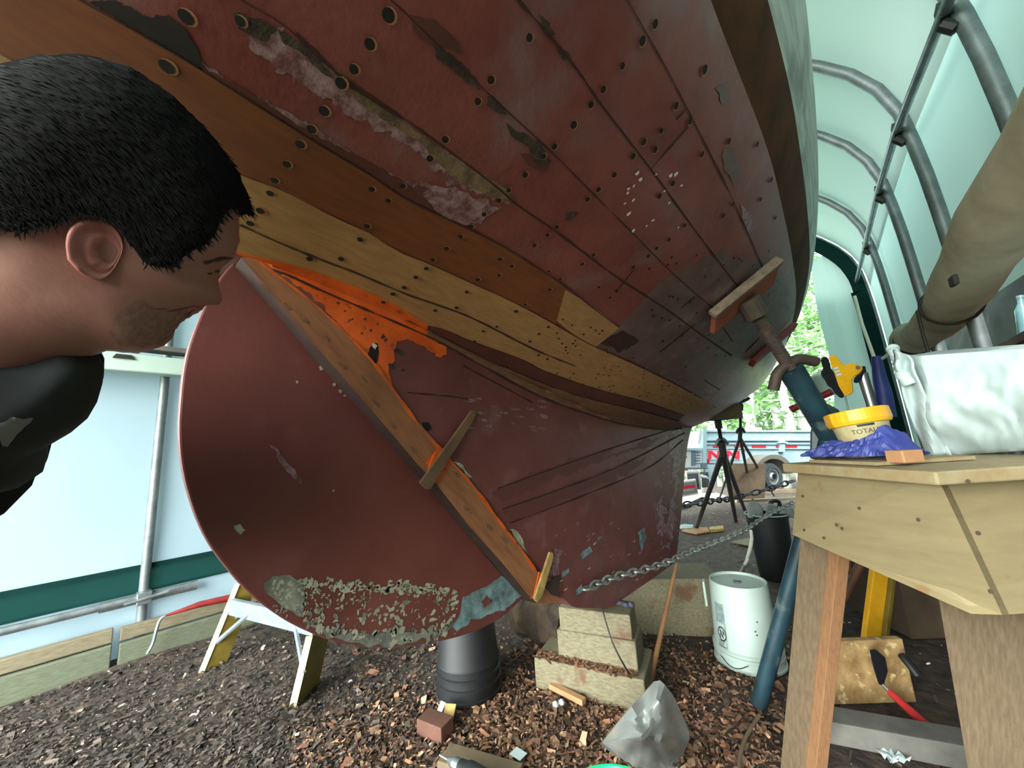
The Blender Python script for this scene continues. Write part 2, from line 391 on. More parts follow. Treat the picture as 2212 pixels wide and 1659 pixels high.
# fastener holes: pairs either side of each seam on every frame of the hull
HOLES = [(403,33,12),(362,140,12),(520,42,9),(838,30,13),(798,92,11),(764,146,10),(736,176,12),(700,236,11),(673,275,10),(649,308,10),(620,351,9),(594,386,8),(584,414,8),(563,452,9),(541,479,8),
 (1141,80,8),(1300,192,8),(1274,224,8),(1237,268,9),(1196,314,8),(1172,335,8),(1133,375,8),(961,298,9),(928,339,9),(1384,88,9),(1411,52,8),(1341,142,7),(1059,170,9),(1031,216,8),(1412,322,8),(1457,228,8),(1425,282,7),(1388,305,8),(1365,336,8),
 (803,405,8),(839,430,7),(870,398,8),(793,485,8),(778,514,8),(737,556,8),(669,556,8),(995,508,7),(965,534,7),(935,558,7),(921,577,7),(898,596,7),(873,618,7),(849,632,7),(828,650,6),
 (1098,408,7),(1077,430,7),(1045,460,7),(1017,486,7),(1154,527,7),(1202,488,7),(1182,505,6),(1291,407,7),(1268,428,7),(1325,376,7),(1080,557,7),(1105,572,6),(1078,592,6),(1032,601,7),(1008,628,6),(986,662,6),(940,668,6),
 (1451,395,7),(1422,422,7),(1513,333,7),(1571,305,7),(1518,151,9),(1487,262,7),(1476,486,6),(1443,516,6),(1416,535,6),(1399,551,6),(1367,575,6),(1257,568,6),(1281,548,6),(1331,626,6),(1317,640,5),(1390,634,5),(1293,618,5),(1185,583,5),(1210,600,5),(1187,623,6),
 (1114,670,6),(1073,703,5),(1044,713,5),(1135,655,5),(1144,735,5),(1184,704,5),(1164,719,5),(1163,765,5),(1182,773,5),(1097,790,5),(1025,735,5),(1410,680,5),(1445,690,4),(1300,712,4),(1260,720,4),(1237,740,4),(1222,748,4),(1480,790,4),(1430,735,4),
 (1686,300,6),(1663,388,6),(1640,430,5),(1697,255,6),(1690,70,8),(1672,100,8),(1720,150,6),(1709,185,6),(1724,270,5),(1712,295,5),(1632,312,6),(1580,440,6),(1560,465,6),(1672,470,5),(1690,405,5)]
for k in range(75):                                            # smaller, closer ones towards the bow
    t = random.random(); s = random.random(); u = lerp(1200, 1540, t); v = lerp(lerp(660, 850, t), lerp(820, 890, t), s)
    HOLES.append((u, v, 3.4-1.2*t))
for k in range(40):
    t = random.random(); u = lerp(1400, 1680, t); v = random.uniform(lerp(560, 520, t), lerp(760, 780, t)); HOLES.append((u, v, 4.2-1.4*t))
for u, v, r in HOLES:
    p = cast(u, v); q = cast(u+1, v)
    if p is None: continue
    loc, nor, i, d = SURF.ray_cast(EYE, ray(u, v).normalized())
    if nor.dot(ray(u, v)) > 0: nor = -nor
    rr = r*d/920.0*.82
    sh = V((.15*rr, .25*rr, -.15*rr)); sh -= nor*sh.dot(nor)
    if r >= 5: disc3(hull, p+nor*.0040+sh, nor, rr*1.16, 8)
    disc3(hull, p+nor*.0050, nor, rr, 7)
for j in range(len(hull.f)): pass
hp = hull.build('hull_planking', HM, boat, smooth=True)
half(NT1, JB).build('boot_stripe', 'boot_brown', boat, smooth=True)
ts = half(JB, NT1+NT2)
for j, t in ((NT1+9, 0), (NT1+13, 0)):
    pass
ts.build('topside_planking', 'topside_white', boat, smooth=True)['label'] = 'white painted topsides'
dk = MB(); dk.grid([[r[-1], V((BX, r[-1].y, 2.68)), mirror(r[-1])] for r in SEC]); e = SEC[0]; dk.grid([[p, mirror(p)] for p in e])
dk.build('deck', 'topside_white', boat)
def plank(name, lo, hi, n, m, mt, label=None, off=.0026):
    b = MB(); strip(b, lo, hi, n, m, off); o = b.build(name, mt, boat, smooth=True)
    if label: o['label'] = label
    return o
cut = lambda L, a, b: [p for p in L if a <= p[0] <= b]
plank('strake', [p for p in L4 if p[0] < 1150]+[(1200,698)], [p for p in L5 if p[0] < 1200]+[(1222,620)], 60, 8, 'primed_plank', 'orange brown primed strake')
plank('strake', [(1180,672),(1242,724),(1287,748)], [(1206,616),(1275,658),(1340,706)], 14, 8, 'bare_plank', 'short bare wood end of the primed strake', .0024)
plank('strake', L3, L4, 70, 8, 'bare_plank', 'upper bare wood strake')
plank('strake', L2L[:-1]+L2, [p for p in L3 if p[0] > 510], 70, 7, 'bare_plank', 'lower bare wood strake')
plank('strake', L1, L2, 44, 4, 'red_strip', 'narrow strake still painted dark red')
plank('strake', L0[3:], L1, 44, 5, 'dull_plank', 'lowest dull brown strake along the keel')
plank('strake', [(520,553),(600,586),(700,632),(925,728)], L2L, 30, 5, 'orange_sealer', 'orange sealed strake end')
sm = MB()
line(sm, [p for p in L3 if p[0] > 480 and p[0] < 1260], 6, .0042, 0); line(sm, L1, 4, .0042, 0); line(sm, L0, 6, .0042, 0); line(sm, [p for p in L4 if p[0] > -10], 3, .0040, 0); line(sm, L2, 3, .004, 0); line(sm, [p for p in L5 if p[0] > 0], 5, .004, 0)
sm.build('plank_seams', 'seam_dark', boat)

# keel mesh with its patches
mat('keel_scuff', (84,42,39), .6, (100,54,51), 30, 5, (.4,.6), stretch=((4,2,30),(.25,0,0)))
KM = ['keel_red','orange_sealer','hole','seam_dark','keel_scuff','putty_pale','putty_blue','chalk','glint_fleck','post_wood','scraped']
decal(keel, [(560,574),(640,604),(740,648),(850,690),(925,724),(962,748),(964,768),(940,772),(920,752),(880,735),(858,738),(852,760),(850,785),(838,800),(848,840),(868,880),(885,915),(915,945),(950,985),(1000,1030),(1060,1100),(1110,1160),(1060,1120),(950,1000),(860,880),(790,780),(700,660),(600,588)], .0012, 1, rag=5, seed=12)
for u, v, r in ((826,728,5),(832,735,4),(858,757,6),(866,764,5),(842,788,5),(848,795,4),(730,655,3),(788,690,3),(760,690,2.5),(745,672,2),(800,715,3),(815,700,2),(780,720,2.5),(870,800,4)): blob(keel, u, v, r, .0018, 10, fn=cast, rag=.5)
decal(keel, [(798,752),(806,742),(815,742),(818,760),(815,780),(808,792),(796,786),(793,768)], .002, 2, rag=1); blob(keel, 808, 748, 6, .0026, 8)
decal(keel, [(910,912),(925,912),(932,925),(920,935)], .002, 2, rag=2)
for L in ([(1000,790),(1090,838),(1150,870)], [(1075,1055),(1200,1010),(1330,965),(1472,920)], [(1085,1100),(1200,1060),(1330,1010),(1478,935)], [(1100,1130),(1260,1070),(1400,1010),(1475,950)], [(880,848),(960,855),(1010,862)]): line(keel, L, 5, .002, 3)
for pl in ([(1060,1060),(1150,1020),(1260,985),(1330,970),(1300,995),(1190,1040),(1090,1085)], [(1085,1105),(1180,1065),(1290,1020),(1400,990),(1380,1010),(1250,1065),(1150,1110),(1095,1125)], [(1300,990),(1400,950),(1440,940),(1400,965)]): decal(keel, pl, .0014, 4, rag=8, seed=pl[0][0])
for pl in ([(982,998),(992,996),(1005,1012),(1018,1030),(1012,1034),(995,1015)], [(1100,1140),(1118,1150),(1135,1180),(1143,1200),(1130,1190),(1110,1165)]): decal(keel, pl, .0016, 5, rag=5, seed=pl[0][1])
for pl in ([(1252,1195),(1275,1180),(1278,1192),(1258,1208)], [(1210,1238),(1228,1226),(1230,1235),(1215,1248)], [(1378,1150),(1390,1140),(1396,1160),(1388,1190),(1380,1180)], [(1243,1275),(1255,1262),(1256,1275),(1246,1285)], [(1290,1160),(1300,1158),(1292,1168)]): decal(keel, pl, .0016, 6, rag=3, seed=pl[0][1])
for k in range(60): 
    u, v = random.uniform(1405,1470), random.uniform(930,1200); blob(keel, u, v, random.uniform(1,3.5), .0015, 7, asp=.6)
for k in range(40):
    u, v = random.uniform(1190,1440), random.uniform(1130,1290); blob(keel, u, v, random.uniform(.8,2.2), .0015, random.choice((7,7,5)), asp=2.8, ang=-.7)
for k in range(26):
    u, v = random.uniform(1000,1200), random.uniform(860,930); blob(keel, u, v, random.uniform(1.5,3), .0015, 7, asp=4, ang=.15)
for pl in ([(1450,935),(1474,930),(1470,1000),(1458,1100),(1448,1190),(1440,1150),(1452,1040)], [(1420,1080),(1432,1070),(1436,1150),(1425,1190)], [(1180,1250),(1200,1180),(1212,1190),(1200,1250)]): decal(keel, pl, .0013, 7, rag=9, seed=pl[0][1])
keel.build('keel', KM, boat, smooth=True)

# sternpost: raked bare timber
post = MB()
pe = [(520,556),(600,648),(669,733),(800,882),(902,1003),(942,1045),(1013,1136),(1084,1215),(1135,1278),(1160,1304),(1205,1302),(1212,1262),(1161,1235),(1127,1184),(1081,1125),(1022,1045),(976,994),(954,969),(900,907),(800,771),(687,659),(600,588),(552,556)]
n = len(pe); fr = [at(u, v, x=-.908) for u, v in pe]; bk = [V((2*BX+.908, p.y, p.z)) for p in fr]
post.add(fr, [list(range(n))], 0); post.add(bk, [list(range(n))[::-1]], 0); post.add(fr+bk, [(i, (i+1) % n, n+(i+1) % n, n+i) for i in range(n)], 1)
decal(post, [(920,1000),(945,965),(958,970),(975,1000),(950,1040),(940,1040)], .0012, 2, rag=3, fn=on_post)
line(post, [(560,566),(687,664),(800,776),(900,912),(954,974),(1022,1050),(1081,1130),(1127,1189),(1155,1232)], 9, .0012, 2, fn=on_post, n=60)
decal(post, [(1172,1262),(1210,1240),(1208,1290),(1190,1285)], .0012, 3, rag=1, fn=on_post)
for k in range(14): blob(post, lerp(560,1120,k/14)+random.uniform(5,30), lerp(600,1190,k/14)+random.uniform(0,40), 4, .0012, 4, asp=3, ang=.85, fn=on_post)
post.build('sternpost', ['post_wood','post_edge','orange_sealer','post_edge','dull_plank'], boat, bevel=.002)
# rudder
ro = [(505,566),(560,630),(662,752),(790,895),(895,1014),(1000,1142),(1075,1228),(1130,1292),(1090,1330),(1040,1358),(985,1378),(925,1390),(855,1399),(790,1398),(715,1384),(650,1358),(600,1330),(545,1288),(500,1240),(455,1180),(425,1120),(402,1050),(390,990),(386,930),(388,880),(396,800),(410,740),(440,665),(475,600)]
ro = [tuple(p.xy) for p in spline([(*p, 0) for p in ro[7:]+[ro[0]]], 70)] + ro[1:7]
rud = MB(); rud.prism([on_rudder(u, v) for u, v in ro], V((-.026, 0, 0)))
RM = ['rudder_red','putty_grey','putty_pale','putty_blue','glint_fleck','chalk','seam_dark']
decal(rud, [(568,1262),(590,1246),(625,1240),(655,1262),(658,1280),(655,1325),(640,1330),(610,1308),(575,1280)], .0012, 1, rag=4, fn=on_rudder, seed=1)
decal(rud, [(1000,1290),(1040,1270),(1085,1245),(1110,1262),(1130,1286),(1090,1318),(1050,1330),(1020,1340),(985,1366),(978,1355),(995,1320)], .0012, 3, rag=5, fn=on_rudder, seed=2)
decal(rud, [(1035,1300),(1052,1285),(1062,1300),(1048,1315)], .0020, 0, rag=3, fn=on_rudder)
decal(rud, [(505,1138),(520,1132),(530,1145),(522,1155),(512,1152)], .0012, 2, rag=4, fn=on_rudder)
decal(rud, [(660,1345),(720,1360),(790,1370),(880,1365),(960,1360),(900,1385),(850,1394),(790,1393),(715,1379)], .0010, 1, rag=6, fn=on_rudder, seed=6)
decal(rud, [(582,960),(600,970),(630,1010),(655,1045),(640,1040),(605,1000)], .0010, 5, rag=4, fn=on_rudder)
rnd = random.Random(5)
for k in range(420):
    u = rnd.uniform(590, 990); t = rnd.random(); top = 1252 + .058*(u-600); lim = 1392 - (u-850)**2*.00105
    v = lerp(top, lim, t**1.35)
    if v < lim-3: blob(rud, u, v, rnd.choice((1,1.6,2.2,3.4)), .0013, rnd.choice((2,2,1,2)), asp=rnd.uniform(.9,2.8), ang=-1.15+rnd.gauss(0,.45), fn=on_rudder, rag=.55)
for k in range(80):
    u = rnd.uniform(640, 985); v = 1256+.058*(u-600)+rnd.gauss(0, 7); blob(rud, u, v, rnd.uniform(2,6), .0014, 2, asp=1.5, ang=rnd.uniform(-.9,.3), fn=on_rudder, rag=.6)
for k in range(60):
    u = rnd.uniform(660, 980); lim = 1392 - (u-850)**2*.00105; v = lim-abs(rnd.gauss(0,16))-4; blob(rud, u, v, rnd.uniform(2,6), .0014, rnd.choice((1,2)), asp=1.8, ang=-1.2+rnd.gauss(0,.3), fn=on_rudder, rag=.6)
for u, v, r in ((694,795,5),(722,830,4),(735,845,4),(745,855,3),(978,905,2),(642,825,3),(720,1060,3),(1085,1215,4)): blob(rud, u, v, r, .0013, 2, fn=on_rudder)
rud.build('rudder', RM, boat, bevel=.004)
# ------------------------------------------------------------------ ground
def gz(x, y):
    h = g(x, y)
    if y < 12: h += .018*noise.noise(V((x*1.7, y*1.7, 0))) + .010*noise.noise(V((x*6, y*6, 2)))
    return h
fl = MB(); rows = []
xs = [-14+ .5*i for i in range(17)] + [-5.6+.09*i for i in range(86)] + [2.2+.6*i for i in range(20)]
ys = [-4+.5*i for i in range(6)] + [-1.2+.09*i for i in range(60)] + [4.2+.25*i for i in range(30)] + [12+1.5*i for i in range(24)]
fl.grid([[V((x, y, gz(x, y))) for x in xs] for y in ys])
struct(fl.build('floor', 'mulch', smooth=True))

# ------------------------------------------------------------------ tent: ribs, purlin, cover
def purl(u, v):                      # the shoulder purlin climbs slightly towards the open end
    r = ray(u, v); P0 = at(1955, 270, y=2.5); k = .05
    t = (P0.z - k*2.5 + .0 - H)/(r.z - k*r.y); return EYE + r*t
cross = [purl(*p) for p in ((2065,8),(1955,270),(1911,405),(1879,525),(1858,604))]
RY = [p.y for p in cross]
PROF = [(.50,-.25),(.49,1.0),(.48,1.81),(.47,2.24),(.45,2.53),(.43,2.66),(.36,2.86),(.21,3.08),(-.05,3.35),(-.45,3.68),(-.95,3.95),(-1.5,4.05)]
LEFTX = -3.5
def profile(i):
    dx, dz = cross[i].x-.45, cross[i].z-2.53
    if i == 4: dx += .02
    r = [V((x+dx*min(1, max(0, (x+1.5)/1.5)), RY[i], z+dz*min(1, max(0, z/2.5)))) for x, z in PROF]
    l = [V((LEFTX-.0*z, RY[i], z)) for z in (-.15, .5, 1.2, 1.9, 2.4)] + [V((x, RY[i], z+dz)) for x, z in ((-3.46,2.75),(-3.3,3.05),(-3.0,3.4),(-2.6,3.68),(-2.05,3.93))]
    return r + l[::-1]
profs = [profile(i) for i in range(5)]
def shift(pr, y): return [V((p.x, y, p.z)) for p in pr]
fy = RY[1]-RY[0]
frame_t = thing('tent_frame', 'galvanized steel arch frame of the white shelter with long shoulder pipe', 'tent frame', (-1.5, 2.5, 0))
stations = [(y, profs[0]) for y in (-2.2, -.95, .29)] + [(RY[i], profs[i]) for i in range(5)]
for y, pr in stations:
    b = MB(); n = len(pr)
    pts = spline([V((p.x, y, max(p.z, g(0, y)-.05))) for p in pr], 60)
    b.tube(pts, .026, 10); o = b.build('arch_rib', 'galv_dull', frame_t, smooth=True)
pu = MB(); pp = [cross[0]+(cross[0]-cross[1])*1.5] + cross; off = V((-.035, 0, -.02)); pu.tube([p+off for p in pp], .017, 10); pu.build('shoulder_pipe', 'galv', frame_t, smooth=True)
for c in cross:
    b = MB(); b.tube([c+V((-.04,0,-.05)), c+V((-.015,.0,-.09))], .02, 8); b.box(c+V((-.03,0,-.01)), (.03,.05,.06)); b.build('pipe_clamp', 'black_rubber', frame_t)
pu = MB(); pu.tube([V((LEFTX+.045, y, .34+.0*y)) for y in (-2.2, .35)], .022, 10); pu.tube([V((LEFTX+.03, y, .335)) for y in (.1, .55)], .03, 10); pu.build('base_pipe', 'galv', frame_t, smooth=True)
b = MB(); b.box((LEFTX+.05, .29, .34), (.08,.07,.07)); b.tube([(LEFTX+.08,.2,.33),(LEFTX+.09,.4,.35)], .012, 8); b.build('pipe_clamp', 'galv', frame_t, bevel=.008)
# cover: right wall, roof, left wall, lower left wall
cov = []
CYL = [(-2.3, profs[0]), (-1.2, profs[0]), (.3, profs[0])] + list(zip(RY, profs)) 
rows = []
for y, pr in CYL:
    pts = []
    for i, p in enumerate(pr):
        a, c = pr[max(i-1,0)], pr[min(i+1,len(pr)-1)]; t = (c-a); nrm = V((t.z, 0, -t.x)).normalized(); pts.append(V((p.x, y, p.z)) + nrm*.034)
    rows.append(spline(pts, 72))
def cover(name, j0, j1, mt):
    b = MB(); b.grid([r[j0:j1+1] for r in rows]); return struct(b.build(name, mt, smooth=True))
cover('ceiling', 18, 54, 'tent_roof')
b = MB(); ks = [i for i, c in enumerate(CYL) if c[0] < 4.1]; jr = min(range(20), key=lambda j: abs(rows[3][j].z-1.62))
b.grid([rows[i][jr:19] for i in ks]); b.grid([r[0:19] for r in rows[ks[-1]:]]); struct(b.build('wall_right', 'tent_white', smooth=True))
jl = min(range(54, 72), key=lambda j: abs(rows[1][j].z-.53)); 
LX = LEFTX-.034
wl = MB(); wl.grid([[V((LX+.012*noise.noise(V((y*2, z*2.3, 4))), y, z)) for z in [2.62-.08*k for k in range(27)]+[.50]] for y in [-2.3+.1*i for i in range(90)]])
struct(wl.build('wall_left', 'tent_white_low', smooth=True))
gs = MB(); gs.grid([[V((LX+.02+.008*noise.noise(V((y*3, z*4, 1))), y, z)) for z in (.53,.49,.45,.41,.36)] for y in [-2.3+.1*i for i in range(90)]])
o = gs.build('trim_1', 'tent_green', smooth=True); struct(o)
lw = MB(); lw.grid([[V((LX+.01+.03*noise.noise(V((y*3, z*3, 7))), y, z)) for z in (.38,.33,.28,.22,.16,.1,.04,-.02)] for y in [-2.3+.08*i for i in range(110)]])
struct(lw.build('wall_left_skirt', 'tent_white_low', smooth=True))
# the shelter is open at both ends; a door strip hangs at the far end
EYY = RY[4]+.02
edge = [(1752,560),(1757,620),(1768,680),(1778,720),(1790,765),(1800,830),(1806,960)]
E = [at(u, v, y=EYY) for u, v in edge]
rr = [p for p in spline(profs[4][:9], 40)]
def right_x(z): return min(rr, key=lambda p: abs(p.z-z)).x if z < rr[-1].z else rr[-1].x
sp = spline(E, 30); fw = MB(); fw.grid([[V((lerp(p.x, right_x(p.z)+.03, k/6), EYY+.01*math.sin(k*2), p.z)) for k in range(7)] for p in sp])
fw.grid([[V((lerp(sp[-1].x, right_x(z)+.03, k/6), EYY, z)) for k in range(7)] for z in (sp[-1].z, .5, -.3)])
fw.grid([[V((p.x, EYY, p.z+k*.0)) if k == 0 else V((p.x, EYY, max(p.z, 2.95))) for k in range(2)] for p in spline(profs[4][6:], 60) if p.z > 2.9])
struct(fw.build('wall_far', 'tent_white'))
ge = MB(); q = spline(profs[4][:14], 80); ge.grid([[p + V((-.13+.0*p.x, -.03, -.0)) if p.z < 2.6 else p+(V((-1.0,0,1.3))-V((p.x,0,p.z))).normalized()*.14+V((0,-.03,0)) for p in q], [p+V((.0,-.03,0)) for p in q]])
o = ge.build('trim_2', 'tent_green', solid=.01); struct(o)

# timbers along the left wall
def plankbox(name, p, q, w, h, mt, label, cat, group=None, bev=.006, hint=(0,0,1)):
    b = MB(); b.beam(p, q, w, h, hint); o = b.build(name, mt, bevel=bev); return tag(o, label, cat, group)
a0, a1 = at(-300, 1530, x=LEFTX+.09), at(262, 1396, x=LEFTX+.09)
plankbox('timber', (LEFTX+.06,-2.0,.175), (LEFTX+.06,.17,.175), .05, .075, 'weathered_wood', 'weathered plank on the upper edge of the left wall footing, the nearer length', 'timber', 'footing timbers')
plankbox('timber', (LEFTX+.05,.20,.165), (LEFTX+.05,2.6,.155), .05, .07, 'weathered_wood', 'weathered plank of the left wall footing running behind the yellow ladder', 'timber', 'footing timbers')
plankbox('timber', (LEFTX+.075,-2.0,.06), (LEFTX+.075,.17,.06), .06, .14, 'treated_wood', 'greenish treated timber lying lowest on the ground along the left wall, the nearer length', 'timber', 'footing timbers')
plankbox('timber', (LEFTX+.07,.20,.055), (LEFTX+.07,2.6,.05), .06, .13, 'treated_wood', 'greenish lower footing timber behind the yellow ladder', 'timber', 'footing timbers')

# ------------------------------------------------------------------ daylight
w = bpy.data.worlds.new('world'); bpy.context.scene.world = w; w.use_nodes = True
bgn = w.node_tree.nodes['Background']; tc = w.node_tree.nodes.new('ShaderNodeTexCoord'); sx = w.node_tree.nodes.new('ShaderNodeSeparateXYZ'); rp = w.node_tree.nodes.new('ShaderNodeValToRGB')
w.node_tree.links.new(tc.outputs['Generated'], sx.inputs[0]); w.node_tree.links.new(rp.outputs[0], bgn.inputs[0])
w.node_tree.links.new(sx.outputs['Y'], rp.inputs[0])
mr = w.node_tree.nodes.new('ShaderNodeMapRange'); mr.inputs['From Min'].default_value = -1; mr.inputs['From Max'].default_value = 1; w.node_tree.links.new(sx.outputs['Y'], mr.inputs['Value']); w.node_tree.links.new(mr.outputs[0], rp.inputs[0])
e = rp.color_ramp.elements; e[0].position = .1; e[0].color = (.96,1,.96,1); e[1].position = .85; e[1].color = (.82,1,.98,1)
ms = w.node_tree.nodes.new('ShaderNodeMapRange'); ms.interpolation_type = 'SMOOTHSTEP'
for k_, v_ in (('From Min', .2), ('From Max', -.75), ('To Min', .5), ('To Max', 3.4)): ms.inputs[k_].default_value = v_  # sky made brighter behind the camera, added fill for the interior
w.node_tree.links.new(sx.outputs['Y'], ms.inputs['Value']); w.node_tree.links.new(ms.outputs[0], bgn.inputs[1])
sc = bpy.context.scene
sc.view_settings.view_transform = 'Standard'; sc.view_settings.look = 'None'; sc.view_settings.gamma = 1; sc.view_settings.use_curve_mapping = False
sc.view_settings.exposure = 3.05
sc.cycles.max_bounces = 8; sc.cycles.diffuse_bounces = 5; sc.cycles.transmission_bounces = 6
# ------------------------------------------------------------------ materials of the things
mat('ply', (130,117,86), .7, (117,104,75), 3, 4, (.3,.7), stretch=((3, 3, 14),), third=((120,98,66), 18, (.66,.72)))
mat('ply_edge', (140,128,98), .75, (132,112,78), 30, 3)
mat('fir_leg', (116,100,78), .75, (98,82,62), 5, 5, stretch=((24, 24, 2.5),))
mat('cedar_side', (134,98,66), .75, (118,82,54), 6, 5, stretch=((24, 24, 3),))
mat('screw_head', (70,62,48), .5)
mat('stand_blue', (36,66,78), .42, (25,45,54), 9, 5, third=((88,104,104), 14, (.6,.7)))
mat('rusty', (52,42,37), .65, (70,54,44), 25, 5, bump=.4)
mat('pad_ply', (150,82,60), .65, (128,66,52), 10, 5)
mat('pad_edge', (128,106,92), .8, (98,80,70), 30)
mat('iron_dark', (40,40,44), .5, (28,28,32), 20)
mat('steel', (178,182,184), .28, metal=.9)
mat('black_plastic', (17,19,22), .58)
mat('white_plastic', (176,194,186), .45, (164,180,172), 3, 4)
mat('label_grey', (150,168,166), .5, (110,126,126), 60, 4)
mat('ink', (28,32,36), .6)
mat('crib_wood', (124,118,94), .85, (98,90,70), 5, 6, stretch=((4, 26, 26),), bump=.15, third=((96,70,50), 7, (.58,.68)))
mat('rotten_wood', (74,60,44), .95, (40,32,25), 14, 7, bump=1.0)
mat('stick_wood', (150,108,72), .75, (128,88,58), 8, 5)
mat('batten_wood', (112,84,60), .7, (90,66,48), 8, 5)
mat('wedge_yellow', (190,160,92), .7, (140,112,66), 20, 4)
mat('offcut', (100,66,52), .75, (82,52,42), 10)
mat('offcut_light', (176,132,94), .75, (154,112,78), 12)
mat('drab_wood', (108,92,70), .85, (88,74,56), 9)
mat('chain_zinc', (168,172,168), .4, (120,122,118), 30, metal=.5)
mat('chain_dark', (52,52,60), .45, metal=.4)
mat('hose_white', (226,222,206), .5)
mat('yellow_plastic', (228,172,32), .42, (212,154,26), 12)
mat('yellow_fiberglass', (116,100,34), .5, (96,82,28), 12)
mat('yellow_edge', (176,164,108), .5)
mat('aluminium', (128,142,150), .45, (112,126,134), 10, metal=.3)
mat('tub_dirty', (190,178,136), .6, (130,118,76), 9, 6, third=((100,90,58), 6, (.6,.72)))
mat('blue_tarp', (50,62,136), .5, (36,44,104), 9, 5, bump=.3)
mat('paper_white', (186,202,202), .8, (170,187,187), 3, 3, bump=.1)
mat('canvas', (186,178,156), .75, (146,136,114), 3.5, 5, bump=.2)
mat('strap_black', (34,30,26), .8)
mat('dark_tarp', (24,30,28), .95, (14,18,17), 2.2, 5, bump=.3, spec=.08)
mat('green_bright', (38,226,140), .35)
mat('osb', (176,146,98), .8, (132,100,60), 16, 5, third=((214,190,140), 22, (.6,.68)))
mat('red_grip', (176,44,44), .4)
mat('red_metal', (130,34,32), .5, (104,28,26), 20)
mat('brown_pipe', (92,60,38), .6, (66,42,28), 9)
mat('grey_wood', (108,106,100), .85, (84,82,78), 8, 5)
mat('cardboard', (96,80,62), .85, (78,64,50), 4)
mat('bag_film', (150,154,150), .22, (124,130,128), 5, 4)
b_ = MATS['bag_film'].node_tree.nodes['Principled BSDF']; b_.inputs['Transmission Weight'].default_value = .25; b_.inputs['Alpha'].default_value = .86
mat('grey_foam', (128,136,132), .6, (108,116,112), 6)

# ------------------------------------------------------------------ bench (sawhorse with plywood ends)
A0 = at(1716, 1000, d=1.18); Bc = at(2012, 1018, d=.785)
ZT = 1.0; A0.z = Bc.z = ZT
ax = (Bc-A0).normalized(); bx = V((-ax.y, ax.x, 0)); UPV = V((0, 0, 1))
bench = thing('work_bench', 'plywood sided wooden work bench with splayed legs, blue tarp and white bag on it', 'bench', (A0+Bc)/2*1.0-UPV*ZT)
t = MB(); La = (Bc-A0).length
t.box(A0+ax*(La/2+.01)+bx*.21-UPV*.014, (La+.05, .48, .028), ax, bx); t.build('bench_top', 'ply_edge', bench, bevel=.004)
t = MB(); sp_ = -bx*.0
P = [at(1724,1014,d=1.175), at(2022,1024,d=.792), at(2165,1328,d=.775), at(2098,1326,d=.80), at(1712,1155,d=1.165)]
t.prism(P, bx*.014)
for u, v in ((1735,1010+62),(1797,1015),(1738,1145),(1808,1134),(1820,1142),(1985,1123),(1781,1162),(2115,1152),(2142,1278),(1972,1027),(2093,1040),(1857,1098)):
    k = (u-1712)/(2150-1712); dd = lerp(1.17, .787, min(1, k*1.0)); 
    # lie on the panel plane
    n_ = (P[1]-P[0]).cross(P[4]-P[0]).normalized(); r = ray(u, v); q = EYE + r*((P[0]-EYE).dot(n_)/r.dot(n_))
    t.lathe([(.0001,.0),(.0042,.0),(.0042,.0012),(.0001,.0016)], q-n_*(.001 if n_.dot(r) > 0 else -.001), -n_ if n_.dot(r) > 0 else n_, 10, mi=1)
t.build('end_panel', ['ply', 'screw_head'], bench)
t = MB(); e0, e1 = P[1], P[2]
t.prism([e0, e0+bx*.62, V((e1.x, e1.y, e1.z))+bx*.58, e1], -(ax*.013)); t.build('side_panel', 'ply', bench)
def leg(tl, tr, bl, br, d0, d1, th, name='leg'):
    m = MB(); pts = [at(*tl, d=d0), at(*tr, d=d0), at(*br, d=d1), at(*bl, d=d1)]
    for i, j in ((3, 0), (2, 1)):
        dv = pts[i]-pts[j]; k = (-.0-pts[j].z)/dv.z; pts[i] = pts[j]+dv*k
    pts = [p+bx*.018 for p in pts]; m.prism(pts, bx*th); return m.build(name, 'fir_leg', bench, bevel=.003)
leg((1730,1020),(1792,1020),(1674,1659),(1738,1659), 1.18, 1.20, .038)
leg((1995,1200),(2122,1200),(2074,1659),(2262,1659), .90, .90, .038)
lb = MB()
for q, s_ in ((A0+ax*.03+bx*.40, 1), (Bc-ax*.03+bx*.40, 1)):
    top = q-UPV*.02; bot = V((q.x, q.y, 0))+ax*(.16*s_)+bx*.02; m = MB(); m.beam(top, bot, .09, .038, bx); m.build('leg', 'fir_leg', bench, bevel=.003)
m = MB(); m.prism([(lambda p, o: p + (p-o)*.4)(at(1792,1165,d=1.182), at(1740,1659,d=1.20)), at(1740,1659,d=1.2)+(at(1740,1659,d=1.2)-at(1792,1165,d=1.182))*.16, at(1740,1659,d=1.2)+(at(1740,1659,d=1.2)-at(1792,1165,d=1.182))*.16+ax*.038, (lambda p, o: p + (p-o)*.4)(at(1792,1165,d=1.182), at(1740,1659,d=1.20))+ax*.038], bx*.038)
m.build('leg_cleat', 'cedar_side', bench, bevel=.002)

def topat(u, v, h=0): return at(u, v, z=ZT+h)
def dep(u, v, d): return at(u, v, d=d)
# plywood board lying on the bench
m = MB(); q = A0+ax*.16+bx*.13; m.box(q+UPV*.006, (.22, .24, .009), ax, bx)
tag(m.build('board', 'ply_edge', bevel=.001), 'thin pale plywood board lying on the bench under the blue tarp', 'board')
